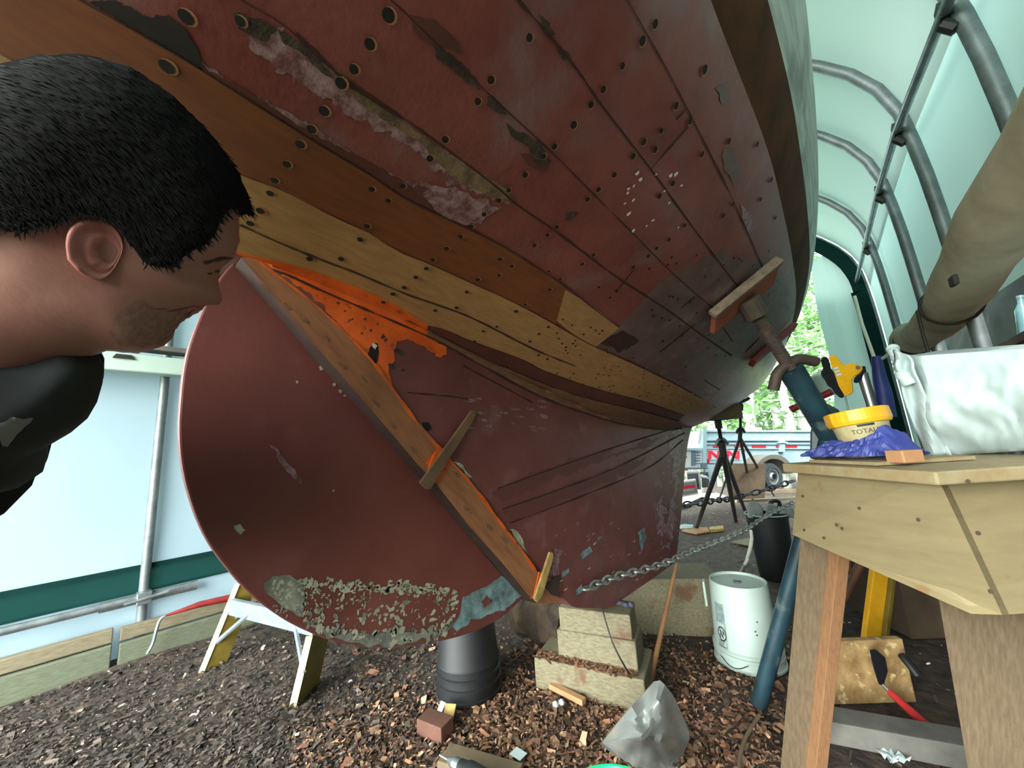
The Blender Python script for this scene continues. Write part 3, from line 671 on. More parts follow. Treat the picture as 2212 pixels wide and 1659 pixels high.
# tub with yellow ring
TB = at(1884, 985, d=1.09); TB.z = ZT+.0105; TA = (UPV*1+V((-.12,.05,0))).normalized()
tub = thing('plastic_tub', 'dirty translucent plastic tub with yellow rim and black lettering on the bench', 'tub', TB)
TS = .70; sc_ = lambda pr: [(r*TS, h*TS) for r, h in pr]
prof = [(.072,0),(.078,.004),(.094,.145),(.098,.15),(.098,.158),(.09,.158),(.086,.145),(.07,.01),(.0001,.008)]
m = MB(); m.lathe(sc_(prof), TB, TA, 40); m.build('tub_body', 'tub_dirty', tub, smooth=True)
m = MB()
m.lathe(sc_([(.094,.135),(.1005,.137),(.106,.152),(.106,.196),(.100,.198),(.099,.155),(.094,.15)]), TB, TA, 48, wob=lambda a, h: .035*(1 if (a*10) % 1 < .12 else 0)); m.build('rim', 'yellow_plastic', tub, bevel=.0015)
def wrap_text(body, c, axis, r, h, ang, size, hint, slope=0.0, squeeze=1.0):
    """lettering as a mesh wrapped round a pot"""
    cu = bpy.data.curves.new('lettering', 'FONT'); cu.body = body; cu.size = size; cu.resolution_u = 3; cu.align_x = 'CENTER'
    o = bpy.data.objects.new('lettering', cu); C.objects.link(o); bpy.context.view_layer.update()
    me = o.to_mesh(); vs = [v.co.copy() for v in me.vertices]; fs = [list(p.vertices) for p in me.polygons]; o.to_mesh_clear(); bpy.data.objects.remove(o)
    x, y, a = frame(axis, hint); out = []
    for p in vs:
        hh = h+p.y; rr = r + slope*hh; t_ = ang + p.x*squeeze/rr; out.append(V(c) + a*hh + (x*math.cos(t_)+y*math.sin(t_))*rr)
    return out, fs
toeye = (EYE-TB); toeye.z = 0
m = MB(); vs, fs = wrap_text('TOTALB', TB, TA, .0735*TS, .096*TS, .16, .026*TS, toeye, slope=.156); m.add(vs, fs)
for k in range(12):
    pass
x_, y_, a_ = frame(TA, toeye)
row = lambda h, a0, a1: [TB+a_*h+(x_*math.cos(t_)+y_*math.sin(t_))*(.0742*TS+.156*h) for t_ in [lerp(a0, a1, k/14) for k in range(15)]]
m.grid([row(.124*TS,-.10,.5), row(.133*TS,-.10,.5)])
m.build('lettering', 'ink', tub)
# blue tarp bunched in front of it
m = MB(); n1, n2 = 40, 16
hh = [(0,.018),(.12,.026),(.22,.042),(.36,.038),(.5,.038),(.62,.044),(.72,.062),(.82,.074),(.9,.056),(.95,.03),(1,.012)]
base0, base1 = at(1760, 985, d=1.13), at(1976, 991, d=.925); base0.z = base1.z = ZT+.006
rows = []
for i in range(n1+1):
    s = i/n1; c = base0.lerp(base1, s); r_ = []
    for j in range(n2+1):
        a = PI*j/n2; h_ = smooth_tab(hh, s); wv = 1+.28*noise.noise(V((s*13, j*.8, 3)))
        r_.append(c + bx*(-math.cos(a)*.042*wv) + UPV*(.015 + h_*math.sin(a)*wv*(1 if 0 < j < n2 else .0)))
    rows.append(r_)
m.grid(rows); tag(m.build('tarp', 'blue_tarp', smooth=False), 'bunched blue tarp piece on the bench in front of the tub', 'tarp')
m = MB(); q = at(1955, 992, d=.90); q.z = ZT; m.box(q+UPV*.022, (.045,.05,.03), ax, bx); tag(m.build('wood_block', 'offcut_light', bevel=.003), 'small tan wood block on the bench at the end of the blue tarp', 'block')
m = MB(); q = topat(1728, 978, .012); m.tube([A0+ax*-.02+bx*.08+UPV*.012, A0+ax*.03+bx*.12+UPV*.012], .005, 8); tag(m.build('bolt', 'rusty', smooth=True), 'small rusty bolt at the bench corner beside the blue tarp', 'bolt')
# yellow and black clamp head on a steel bar, standing in the tub
d0 = 1.5
cl = thing('bar_clamp', 'yellow and black bar clamp standing in the yellow rimmed tub', 'clamp', dep(1850, 830, d0))
vd = ray(1850, 830).normalized()
def flat(name, pts, th, mt, d=d0, bev=.004, off=0):
    m = MB(); m.prism([dep(u, v, d+off) for u, v in pts], vd*th); return m.build(name, mt, cl, bevel=bev)
flat('clamp_head', [(1789,771),(1801,766),(1808,771),(1822,789),(1835,785),(1848,786),(1862,791),(1864,798),(1858,806),(1845,814),(1841,820),(1842,838),(1844,846),(1838,852),(1826,857),(1812,835),(1800,800)], .05, 'yellow_plastic')
flat('jaw_pad', [(1772,778),(1777,771),(1785,770),(1789,775),(1794,795),(1800,803),(1806,820),(1812,835),(1822,852),(1823,859),(1815,860),(1803,850),(1795,838),(1788,834),(1782,822),(1774,812),(1772,804),(1776,800),(1778,796)], .055, 'black_plastic', off=-.004)
for k in range(3): flat('bar_slot', [(1799+3*k,795+7*k),(1810+3*k,792+7*k),(1812+3*k,796+7*k),(1801+3*k,799.5+7*k)], .004, 'paper_white', off=-.003, bev=0)
flat('grip', [(1862,791),(1869,790),(1872,804),(1866,808),(1862,818),(1852,828),(1843,826),(1845,816),(1858,806)], .045, 'black_plastic', off=.003)
m = MB(); m.lathe([(.0001,0),(.0075,0),(.0075,.003),(.0001,.003)], dep(1853, 794, d0-.002), -vd, 14); m.build('pivot', 'rusty', cl)
bar0, bar1 = dep(1862, 806, d0+.02), dep(1884, 880, d0-.0); m = MB(); m.tube([bar0, bar0.lerp(bar1, 1.3)], .018, 14); m.build('bar', 'steel', cl, smooth=True)

# white bag slumped on the bench right end
m = MB(); out_t = [(1936,772),(1960,768),(2010,765),(2080,760),(2150,756),(2240,750)]
rows = []; nU, nV = 44, 26
for j in range(nV+1):
    tv = j/nV; r_ = []
    for i in range(nU+1):
        s = i/nU; u = lerp(lerp(1938, 2012, tv**1.15), 2330, s) + 10*math.sin(tv*7)*(1-s)**3; v = lerp(lerp(772, 745, s), lerp(986, 966, s), tv)
        d = 1.14 - .30*s + .012*noise.noise(V((s*6, tv*5, 2)))+.006*noise.noise(V((s*17, tv*9, 5))) - .05*math.sin(PI*min(1, tv*1.0))*(1 if s > .06 else s/.06) + .05*(1-min(1, s/.12))
        r_.append(dep(u, v, d))
    rows.append(r_)
back = [[p + bx*.26 + UPV*.0 for p in r] for r in rows]
m.grid(rows); m.grid(back); m.grid([rows[0], [a.lerp(b, .5)+UPV*.012 for a, b in zip(rows[0], back[0])], back[0]]); m.grid([rows[-1], back[-1]]); m.grid([[r[0] for r in rows], [r[0] for r in back]]); m.grid([[r[-1] for r in rows], [r[-1] for r in back]])
bag = thing('sack', 'big white paper sack slumped on the right end of the bench', 'sack', rows[-1][10])
m.build('sack_body', 'paper_white', bag, smooth=True, weld=True)
m = MB(); c0 = [dep(1928,752,1.2), dep(1936,775,1.16), dep(1944,800,1.13), dep(1952,812,1.11), dep(1966,830,1.1)]
m.tube(spline(c0, 26), .02, 14, rads=[.016-.005*math.sin(PI*min(1, k/20))+.002*math.sin(k*2.2) for k in range(26)]); m.build('gathered_neck', 'paper_white', bag, smooth=True)
FL = spline([(1930,755,0),(1934,776,0),(1930,792,0),(1944,812,0),(1950,850,0),(1966,900,0),(1986,950,0),(1998,986,0)], 24); FR = spline([(1962,768,0),(1972,780,0),(1974,797,0),(1984,820,0),(2004,860,0),(2020,910,0),(2040,950,0),(2056,984,0)], 24)
m = MB(); m.grid([[dep(*a.lerp(b, k/8).xy, 1.13-.012*math.sin(k*.8+i*.25)-.05*(k/8)) for k in range(9)] for i, (a, b) in enumerate(zip(FL, FR))]); m.build('side_flap', 'paper_white', bag, smooth=True, solid=.004)

# ------------------------------------------------------------------ rolled up side wall above it
RXX = .40
roll = thing('canvas_roll', 'long rolled up tan canvas side curtain slung along the right wall', 'canvas roll', (RXX, 2.5, 1.6))
m = MB(); yy = [-2.2+.16*i for i in range(40)]; 
pts = [V((RXX+.012*math.sin(y*3), y, 1.60+.02*math.sin(y*1.9)+(.04 if y > 3.4 else 0))) for y in yy if y < 4.0]
m.tube(pts, .1, 22, rads=[.086*(1+.05*math.sin(i*1.7)) * (1 if i < len(pts)-2 else .75) for i in range(len(pts))]); m.build('rolled_canvas', 'canvas', roll, smooth=True)
for y, nm in ((2.35, 'strap'), (.7, 'strap'), (3.3, 'strap')):
    m = MB(); m.tube([V((RXX+.012*math.sin(y*3)+.089*math.cos(a), y+.012*math.sin(a), 1.6+.02*math.sin(y*1.9)+.089*math.sin(a))) for a in [2*PI*k/20 for k in range(20)]], .006, 6, closed=True)
    if y == 2.35: m.tube([V((RXX-.088, y, 1.58)), V((RXX-.092, y-.01, 1.46)), V((RXX-.09, y-.02, 1.34))], .006, 6)
    s = m.build(nm, 'strap_black', roll)
    if y == 2.35:
        m = MB(); c = at(2060, 607, x=RXX-.094); m.box(c, (.012,.06,.03), (1,0,0), (0,1,.1)); b_ = m.build('buckle', 'strap_black', s, bevel=.004)
# cord and ties at the shelter corner
m = MB(); m.tube([at(1846,640,y=4.4), at(1862,700,y=4.3), at(1893,785,y=4.1), at(1925,760,y=3.95), at(1936,740,y=3.95)], .012, 8); tag(m.build('rope', 'hose_white', smooth=True), 'pale rope slung from the far end arch down to the rolled canvas', 'rope')
m = MB(); m.tube(spline([at(1893,770,y=4.05), at(1900,815,y=4.05), at(1908,850,y=4.05), at(1912,900,y=4.05)], 12), .05, 10, rads=[.03+.035*k/11 for k in range(12)]); tag(m.build('tarp', 'blue_tarp', smooth=True), 'blue tarp tail hanging by the shelter leg behind the tub', 'tarp')

# tarp covered stack added outside the rolled up wall to block side light
m = MB(); rows = []
for i in range(61):
    y = -2.5+15.5*i/60; rows.append([V((1.35+.12*noise.noise(V((y*1.3, z*2, 3)))+.1*(z > 1.6)+.25*max(0, z-1.7), y, z)) for z in [-.3+3.05*k/18 for k in range(19)]] + [V((2.4, y, 2.85))])
m.grid(rows); m.grid([[p, V((2.6, p.y, p.z))] for p in rows[0]]); m.grid([[p, V((2.6, p.y, p.z))] for p in rows[-1]]); tag(m.build('blocking_stack', 'dark_tarp', smooth=True), 'made up tarp covered stack added beyond the rolled canvas to block side light', 'stack')
bt = MB(); p = at(2204, 690, x=.62); bt.lathe([(.0001,0),(.018,0),(.02,.01),(.02,.12),(.009,.15),(.009,.17),(.0001,.17)], p-V((0,0,.08)), (.1,.0,1), 20)
bt.lathe([(.0001,.17),(.011,.17),(.011,.182),(.0001,.182)], p-V((0,0,.08)), (.1,0,1), 14)
mat('bottle_glass', (84,116,120), .12, spec=.8)
m = bt.build('bottle', 'bottle_glass', smooth=True); tag(m, 'small pale glass bottle above the white sack at the right edge', 'bottle')
sh = MB(); sh.box(p-V((-.1,.2,.105)), (.34,1.6,.03)); sh.box(p-V((-.2,.9,.45)), (.04,.04,.7)); sh.box(p-V((-.2,-.5,.45)), (.04,.04,.7)); sh.beam(p-V((-.12,.9,-.0)), p-V((-.12,-.5,.08)), .05, .05)
for y_ in (-.55, .95): sh.box(p-V((-.23,y_,.84)), (.05,.05,1.4)); sh.box(p-V((.03,y_,.84)), (.05,.05,1.4))
tag(sh.build('shelf', 'brown_pipe'), 'dark wooden shelf in the shade beyond the white sack', 'shelf')

# ------------------------------------------------------------------ boat stands
def tri_stand(name, label, pad_c, pad_n, pad_dims, pad_x, hub, feet, r_screw, r_post, r_leg, hfrac, mats, pad_mat, handle_len, group=None, hy=None):
    t = thing(name, label, 'boat stand', V((hub.x, hub.y, g(hub.x, hub.y))), group)
    axd = (hub-pad_c).normalized()
    m = MB(); m.box(pad_c, (pad_dims[0], pad_dims[1], pad_dims[2]), pad_x, V(pad_n).cross(V(pad_x))); pd = m.build('pad', pad_mat, t, bevel=.004)
    m = MB(); s0 = pad_c + V(pad_n)*(pad_dims[2]/2); m.tube([s0, s0+axd*.075], r_screw*1.75, 14); m.build('swivel', mats[0], t, smooth=False, bevel=.003)
    L = (hub-s0).length; h0 = s0+axd*(L*hfrac)
    m = MB(); ns = 90; m.tube([s0+axd*(.05+(L*hfrac-.05)*k/ns) for k in range(ns+1)], r_screw, 12, rads=[r_screw*(1 if k % 2 else .86) for k in range(ns+1)]); m.build('screw', mats[0], t, smooth=False)
    m = MB(); hx = V(handle_len[1]).normalized(); hx = (hx-axd*hx.dot(axd)).normalized(); hl = handle_len[0]
    m.tube(spline([h0-hx*hl-axd*-.035, h0-hx*hl*.5-axd*.012, h0-axd*.02, h0+hx*hl*.5-axd*.012, h0+hx*hl+axd*.035], 16), r_screw*.85, 10); m.build('screw_handle', handle_len[2], t, smooth=True)
    m = MB(); m.tube([h0, hub], r_post, 18); m.build('post', mats[1], t, smooth=True)
    for f_ in feet:
        m = MB(); f_ = V(f_); top = hub + (h0-hub)*.28 if len(feet) else hub
        m.tube([top, top.lerp(f_, .12), f_+V((0,0,.01))], r_leg, 12, rads=[r_post*.75, r_leg, r_leg]); m.build('leg', mats[1], t, smooth=True)
    return t
def proj_v(p): c = R.transposed() @ (p-EYE); return CY + F*c.y/c.z
pc, nrm, _, _ = SURF.ray_cast(EYE, ray(1572, 636).normalized()); nrm = -nrm if nrm.dot(ray(1572, 636)) > 0 else nrm
P1, P2 = cast(1500, 672), cast(1645, 552)
px_ = (P2-P1); px_ = (px_-nrm*px_.dot(nrm)).normalized()
pc = cast(1592, 636) + nrm*.03
HUB = at(1826, 992, y=2.02)
st = tri_stand('boat_stand', 'big blue screw stand with wooden pad propping the hull beside the bench', pc, nrm, ((P2-P1).length*.95, .125, .022), px_, HUB, [(-.455,1.905,0),(-.30,2.62,g(0,2.62)),(-.36,2.95,g(0,2.95))], .0235, .043, .03, .42, ('rusty','stand_blue'), ['pad_ply'], (.095, V((.75,.4,.55)), 'rusty'))
LIP = nrm.cross(px_); LIP = LIP*(-.058 if (pc+LIP*.1).z < pc.z or LIP.y > 0 else .058)+nrm*.0
if proj_v(pc+LIP) > proj_v(pc): LIP = -LIP
m = MB(); m.beam(pc-px_*((P2-P1).length*.5)*1.0+LIP, pc+px_*((P2-P1).length*.5)+LIP, .022, .036, nrm); m.build('pad_lip', 'pad_edge', st, bevel=.004)
m = MB(); m.prism([at(u, v, y=1.97) for u, v in ((1764,866),(1797,884),(1840,950),(1842,992),(1748,992),(1749,935))], V((.02,.1,0))); m.build('leg_socket', 'stand_blue', st, bevel=.008)
pad2, n2_, _, _ = SURF.ray_cast(EYE, ray(1652, 748).normalized()); n2_ = -n2_ if n2_.dot(ray(1652, 748)) > 0 else n2_
Q1, Q2 = cast(1612, 782), cast(1704, 696); qx = (Q2-Q1); qx = (qx-n2_*qx.dot(n2_)).normalized()
h2 = at(1762, 868, y=3.1)
s2 = tri_stand('boat_stand', 'second screw stand with red pad and red grips, half hidden behind the big blue one', (Q1+Q2)/2+n2_*.03, n2_, ((Q2-Q1).length*.95, .05, .03), qx, at(1778, 940, y=3.15), [(-.28,2.98,g(0,2.98)),(.28,3.3,g(0,3.3)),(-.1,3.8,g(0,3.8))], .016, .026, .02, .62, ('rusty','iron_dark'), ['red_metal'], (.01, V((.75,.4,.35)), 'red_metal'))
for a, b in (((1797,846),(1762,862)), ((1708,885),(1736,872))):
    m = MB(); p_, q_ = at(*a, y=3.0), at(*b, y=3.02); m.tube([p_, p_.lerp(q_, .6), q_], .02, 12, rads=[.022,.02,.008]); m.build('grip', 'red_metal', s2, smooth=True)
m = MB(); m.tube([at(1762,862,y=3.02), at(1736,872,y=3.02)], .008, 8); m.build('grip_rod', 'iron_dark', s2)
# two far tripod stands
b1, n3, _, _ = SURF.ray_cast(EYE, ray(1546, 884).normalized())
pcf = at(1549, 899, y=3.75); hubf = at(1563, 985, y=3.85)
fs_ = [ag(1504,1143), ag(1590,1128), ag(1612,1112)]
tri_stand('boat_stand', 'dark tripod stand with thick wooden pad block under the forward hull', pcf+V((0,0,.03)), V((0,0,-1)), (.32,.24,.13), V((.74,.67,0)), hubf, fs_, .017, .03, .026, .58, ('iron_dark','iron_dark'), ['drab_wood'], (.055, V((.74,.67,0)), 'galv_dull'))
pcf = at(1598, 870, y=4.9); hubf = at(1598, 950, y=5.0)
tri_stand('boat_stand', 'slender tripod stand farther under the bow, before the trailer wheel', pcf, V((.3,0,-.95)), (.22,.08,.03), V((.74,.6,.35)), hubf, [ag(1552,1085), ag(1626,1082), ag(1672,1072)], .016, .022, .018, .72, ('iron_dark','iron_dark'), ['iron_dark'], (.05, V((.74,.67,0)), 'iron_dark'))

# ------------------------------------------------------------------ buckets
def away(u, v, k): r = ray(u, v); r.z = 0; return r.normalized()*k
def facing(c): q = EYE-c; q.z = 0; return q.normalized()
wb = ag(1626, 1464); wb = wb + away(1626, 1464, .148); wb.z = 0
wbk = thing('bucket', 'white plastic bucket standing upside down on the chips beside the blue pole', 'bucket', wb)
Rr = lambda h: .149-.018*h/.37
m = MB(); m.lathe([(.153,.0),(.157,.004),(.157,.012),(.151,.016),(Rr(.04),.04),(.154,.042),(.154,.05),(Rr(.055),.056),(.155,.066),(.155,.074),(Rr(.08),.08),(Rr(.36),.36),(.129,.37),(.122,.37),(.119,.358),(.0001,.358)], wb, (0,0,1), 56); m.build('bucket_body', 'white_plastic', wbk, smooth=True)
m = MB(); m.lathe([(.012,.3582),(.02,.3582),(.02,.363),(.012,.363),(.012,.3582)], wb+V((.0,0,0)), (0,0,1), 20); m.build('vent_boss', 'galv_dull', wbk, smooth=True)
fx, fyv, _ = frame((0,0,1), facing(wb)); 
def onb(a, h, e=.0008): return wb + V((0,0,h)) + (fx*math.cos(a)+fyv*math.sin(a))*(Rr(h)+e)
m = MB(); m.grid([[onb(lerp(-1.02,-.62,i/8), lerp(.06,.28,j/10)) for i in range(9)] for j in range(11)], 0)
m.grid([[onb(lerp(-.99,-.66,i/8), lerp(.09,.19,j/10), .0012) for i in range(9)] for j in range(11)], 1)
c_a, c_h = -.80, .142
ring = lambda r0, r1, mi: m.grid([[onb(c_a+q*math.cos(2*PI*k/24)*7, c_h+q*math.sin(2*PI*k/24)*1.25, .0016) for k in range(25)] for q in (r0, r1)], mi)
ring(.021, .026, 2)
for pts in ([(-.10,.016),(-.05,.02),(.02,.0),(.06,-.012),(.04,-.02),(-.02,-.008)], [(-.12,-.002),(-.06,-.002),(-.04,-.02),(-.08,-.02)], [(.03,.018),(.1,.012),(.12,-.004),(.06,-.0)]):
    m.add([onb(c_a+x, c_h+y, .0018) for x, y in pts], [list(range(len(pts)))], 2)
for k in range(5): m.grid([[onb(lerp(-.97,-.70-.03*(k % 3),i/6), .108-.008*k+e*.003, .0016) for i in range(7)] for e in (0, 1)], 2)
for k in range(6): m.grid([[onb(lerp(-.98,-.74-.03*(k % 2),i/6), .27-.012*k+e*.003, .0016) for i in range(7)] for e in (0, 1)], 0)
m.build('printed_label', ['label_grey','white_plastic','ink'], wbk); m = MB()
for hh_, aa in ((.225,.38),(.185,.27),(.17,.30)):
    m = MB(); m.grid([[onb(aa+.05*i/6, hh_+e*.006, .0016) for i in range(7)] for e in (0, 1)], 0); m.build('scale_mark', 'ink', wbk)
m = MB(); m.tube([onb(-.95+.9*k/12, .045-.03*math.sin(PI*k/12), .006) for k in range(13)], .002, 6); m.build('wire_handle', 'iron_dark', wbk)
m = MB(); q_ = wb+fyv*-.158; m.box(q_+V((0,0,.29)), (.012,.05,.12), fyv, fx); m.build('handle_lug', 'white_plastic', wbk, bevel=.004)

kb = ag(1016, 1528); kb = kb + away(1016, 1528, .148); kb.z = 0
bb = thing('bucket', 'black plastic bucket standing upside down under the rudder', 'bucket', kb)
m = MB(); m.lathe([(.153,0),(.157,.004),(.157,.014),(.15,.018),(.149,.05),(.156,.052),(.156,.060),(.148,.064),(.147,.09),(.154,.092),(.154,.099),(.146,.103),(.145,.13),(.151,.132),(.144,.14),(.128,.36),(.122,.37),(.116,.36),(.0001,.358)], kb, (0,0,1), 56); m.build('bucket_body', 'black_plastic', bb, smooth=True)

# green bucket rim at the very bottom of the view
gb_ = at(1335, 1752, z=.30); gb = thing('bucket', 'bright green bucket whose rim just shows at the bottom edge', 'bucket', V((gb_.x, gb_.y, 0)))
m = MB(); m.lathe([(.10,0),(.104,.006),(.125,.28),(.131,.284),(.131,.296),(.124,.296),(.117,.28),(.098,.01),(.0001,.008)], (gb_.x, gb_.y, 0), (0,0,1), 40); m.build('bucket_body', 'green_bright', gb, smooth=True)

# ------------------------------------------------------------------ timbers under the boat
def block(c, size, rot, mt, label, name='timber', cat='timber', group='blocking timbers', bev=.006):
    m = MB(); x = V((math.cos(rot), math.sin(rot), 0)); m.box(c, size, x, V((-x.y, x.x, 0))); return tag(m.build(name, mt, bevel=bev), label, cat, group)
rt = .27
cr = V((-1.035, 1.665, 0))
block(cr+V((-.03,-.005,.065)), (.50,.26,.13), rt-.02, 'crib_wood', 'lowest wide timber of the stack under the boat heel, littered with chips')
block(cr+V((.01,.0,.19)), (.36,.17,.12), rt, 'crib_wood', 'middle timber of the stack under the boat heel')
block(cr+V((.01,.0,.3)), (.33,.16,.10), rt+.03, 'crib_wood', 'topmost timber of the stack, touching the boat heel')
block((-1.02,2.47,.12), (.60,.30,.33), .55, 'crib_wood', 'big mossy timber under the forward part of the keel')
block((-.70,2.60,.05), (.22,.16,.15), .55, 'crib_wood', 'squat timber end in front of the forward keel timber')
m = MB(); rows = []
for i in range(14):
    a = i/13; rows.append([V((-1.62+.34*a, 1.83+.16*math.cos(2*PI*k/12)*(1+.3*noise.noise(V((a*5,k,1)))), .15+.13*math.sin(2*PI*k/12)*(1+.4*noise.noise(V((a*6,k,5)))))) for k in range(12)])
m.grid(rows, closed=True); m.add(rows[0], [list(range(12))]); m.add(rows[-1], [list(range(12))]); tag(m.build('log', 'rotten_wood'), 'dark rotten log lying between the black bucket and the timber stack', 'log')

# wooden pole, sticks, wedge, batten
m = MB(); m.tube([at(1466, 1196, y=2.22), at(1400, 1492, z=.012)], .011, 10, rads=[.009,.013]); tag(m.build('pole', 'stick_wood', smooth=True), 'long thin wooden pole leaning from the chips up to the forward keel', 'pole')
def bar_on(pts, fn, off, th, name, mt, label, cat):
    m = MB(); m.prism([fn(u, v, off) for u, v in pts], V((th, 0, 0))); return tag(m.build(name, mt, bevel=.002), label, cat)
o = bar_on([(904,1042),(917,1056),(927,1057),(1018,912),(1027,893),(1024,886),(1015,888)], on_post, .014, .008, 'batten', 'batten_wood', 'brown wooden batten laid across the sternpost, two screws in it', 'batten')
m = MB(); m.prism([on_post(u, v, .012) for u, v in ((1150,1292),(1156,1300),(1168,1286),(1192,1200),(1190,1192),(1184,1192))], V((.010,0,0))); tag(m.build('wedge', 'wedge_yellow', bevel=.002), 'yellowish wooden wedge standing against the foot of the sternpost', 'wedge')
m = MB(); m.prism([on_post(u, v, .003) for u, v in ((924,1012),(938,975),(958,968),(964,982),(952,1030),(944,1044),(934,1040))], V((.004,0,0))); o2 = m.build('sealer', 'orange_sealer', boat)
m = MB(); m.prism([on_post(u, v, .003) for u, v in ((1144,1292),(1152,1284),(1163,1235),(1170,1238),(1156,1292))], V((.004,0,0))); m.build('sealer', 'orange_sealer', boat)

# chain links
def chain(name, pts, pitch, wire, mt, label):
    m = MB(); P_ = spline(pts, max(4, int(sum((V(b)-V(a)).length for a, b in zip(pts, pts[1:]))/pitch)))
    for i, (a, b) in enumerate(zip(P_, P_[1:])):
        t = (b-a).normalized(); x, y, _ = frame(t, V((0,0,1)) if i % 2 else V((t.y, -t.x, 0))); c = (a+b)/2; hl, hw = pitch*.5+wire*1.6, pitch*.32; loop = []
        for k in range(16):
            q = 2*PI*k/16; loop.append(c + t*(math.cos(q)*(hl-hw)+ (hw if math.cos(q) > 0 else -hw)*abs(math.cos(q))) + x*(math.sin(q)*hw))
        m.tube(loop, wire, 6, closed=True)
    return tag(m.build(name, mt, smooth=True), label, 'chain')
c1 = cast(1254, 1270, .02)
chain('chain', [c1, at(1330,1246,y=1.62), at(1420,1222,y=1.95), at(1500,1190,y=2.35), at(1600,1150,y=3.0), at(1655,1115,y=3.5), at(1712,1085,y=4.1)], .048, .0052, 'chain_zinc', 'galvanized chain stretched from the keel past the white bucket to the stands')
chain('chain', [at(1462,1091,y=4.6), at(1510,1087,y=4.9), at(1552,1080,y=5.3), at(1580,1077,y=5.6), at(1660,1056,y=5.9), at(1715,1038,y=6.2)], .095, .011, 'chain_dark', 'dark heavy chain slung between the far tripod stands')

# ------------------------------------------------------------------ yellow ladder behind the rudder
lad = thing('step_ladder', 'folding step with yellow fibreglass legs and pale rungs behind the rudder', 'ladder', ag(560, 1480))
def slab(top, bot, w, th, ydir, nm, mt):
    m = MB(); m.beam(top, bot, w, th, ydir); return m.build(nm, mt, lad, bevel=.002)
fl1, fl2 = ag(462, 1450), ag(665, 1520); dl = (fl2-fl1).normalized()
def ladder_leg(foot_l, foot_r, top_l, top_r, h):
    f_ = ag(*foot_l); f2 = ag(*foot_r); tl = at(*top_l, x=f_.x-.05) 
    m = MB(); e = (f2-f_); m.prism([f_, f_+e, tl+e, tl], V((0,0,0))+V((-.02,.0,0))); lg = m.build('leg', 'yellow_fiberglass', lad, bevel=.002)
    m = MB(); dn = V((.008,-.005,0)); m.prism([f_, f_+dn, tl+dn, tl], V((-.03,-.02,0))); m.build('leg_flange', 'yellow_edge', lad, bevel=.001)
    return f_, tl
f1, t1 = ladder_leg((442,1452), (490,1432), (520,1260), (552,1262), .5)
f2, t2 = ladder_leg((640,1528), (688,1480), (676,1374), (706,1378), .5)
t2 = f2 + (t2-f2)*1.6
m = MB(); q0, q1 = f1.lerp(t1, .72), f2.lerp(t2, .72); m.beam(q0, q1, .03, .085, UPV); m.build('rung', 'aluminium', lad, bevel=.003)
m = MB(); m.beam(f1.lerp(t1, .32), q0.lerp(q1, .28), .012, .026, V((1,0,0))); m.build('brace', 'aluminium', lad); m = MB(); m.beam(f1.lerp(t1,.32)+V((-.2,.05,-.0)), q0.lerp(q1, .3)+V((-.1,.0,.0)), .012, .026, V((1,0,0))); m.build('brace', 'aluminium', lad)
m = MB(); m.beam(f2.lerp(t2, .28), q0.lerp(q1, .78), .012, .026, V((1,0,0))); m.build('brace', 'aluminium', lad)
# red handled hook tool by the left wall
hk = thing('hook_tool', 'red handled hooked tool leaning on the left wall timbers', 'tool', at(322, 1408, x=-3.30))
m = MB(); m.tube([at(358,1330,x=-3.32), at(430,1306,x=-3.32), at(540,1282,x=-3.32), at(620,1262,x=-3.32)], .018, 10, rads=[.006,.019,.024,.02]); m.build('handle', 'red_metal', hk, smooth=True)
m = MB(); m.tube(spline([at(358,1330,x=-3.32), at(346,1338,x=-3.32), at(338,1360,x=-3.32), at(330,1390,x=-3.32), at(318,1412,x=-3.32)], 12), .0085, 8); m.build('hook', 'galv_dull', hk, smooth=True)

# ------------------------------------------------------------------ low rail along the left wall, behind the person
m = MB(); m.beam((-3.34,-2,1.832), (-3.34,3.0,1.832), .12, .17, UPV); m.beam((-3.36,-2,1.95), (-3.36,3.0,1.95), .16, .05, UPV, 1)
rl = thing('wall_rail', 'white boxed rail with dark shelf edge along the left wall behind the man', 'rail', (-3.34,.5,1.75))
m = MB(); m.beam((-3.40,-2,1.815), (-3.40,3.0,1.815), .1, .12, UPV); m.build('rail_box', 'white_plastic', rl, bevel=.01)
m = MB(); m.beam((-3.38,-2,1.925), (-3.38,3.0,1.925), .12, .035, UPV); m.build('shelf_edge', 'grey_wood', rl, bevel=.004)
m = MB(); q = at(268, 770, x=-3.34); m.prism([q+V((0,-.05,-.012)), q+V((0,.05,-.012)), q+V((0,.035,.014)), q+V((0,-.035,.014))], V((-.02,0,0))); m.build('clip', 'black_rubber', rl)

# ------------------------------------------------------------------ things under the bench
def ubox(c, size, rot, mt, name, label, cat, tilt=None, bev=.003):
    m = MB(); x = V((math.cos(rot), math.sin(rot), 0)); y = V((-x.y, x.x, 0)) if tilt is None else V(tilt); m.box(c, size, x, y); return tag(m.build(name, mt, bevel=bev), label, cat)
c_ = at(1868, 1468, d=1.52); c_.z = .115
ubox(c_, (.34,.03,.23), .67, 'osb', 'board', 'chipboard panel standing on edge under the bench behind the front leg', 'board')
lp = thing('loppers', 'long handled loppers with red grip and black jaws leaning on the chipboard under the bench', 'loppers', at(1960, 1540, d=1.45))
m = MB(); m.tube([at(1924,1496,d=1.44), at(2006,1572,d=1.30)], .013, 10, rads=[.013,.017]); m.build('handle', 'red_grip', lp, smooth=True)
m = MB(); m.tube([at(1905,1478,d=1.46), at(1926,1498,d=1.44)], .006, 8); m.build('shank', 'steel', lp, smooth=True)
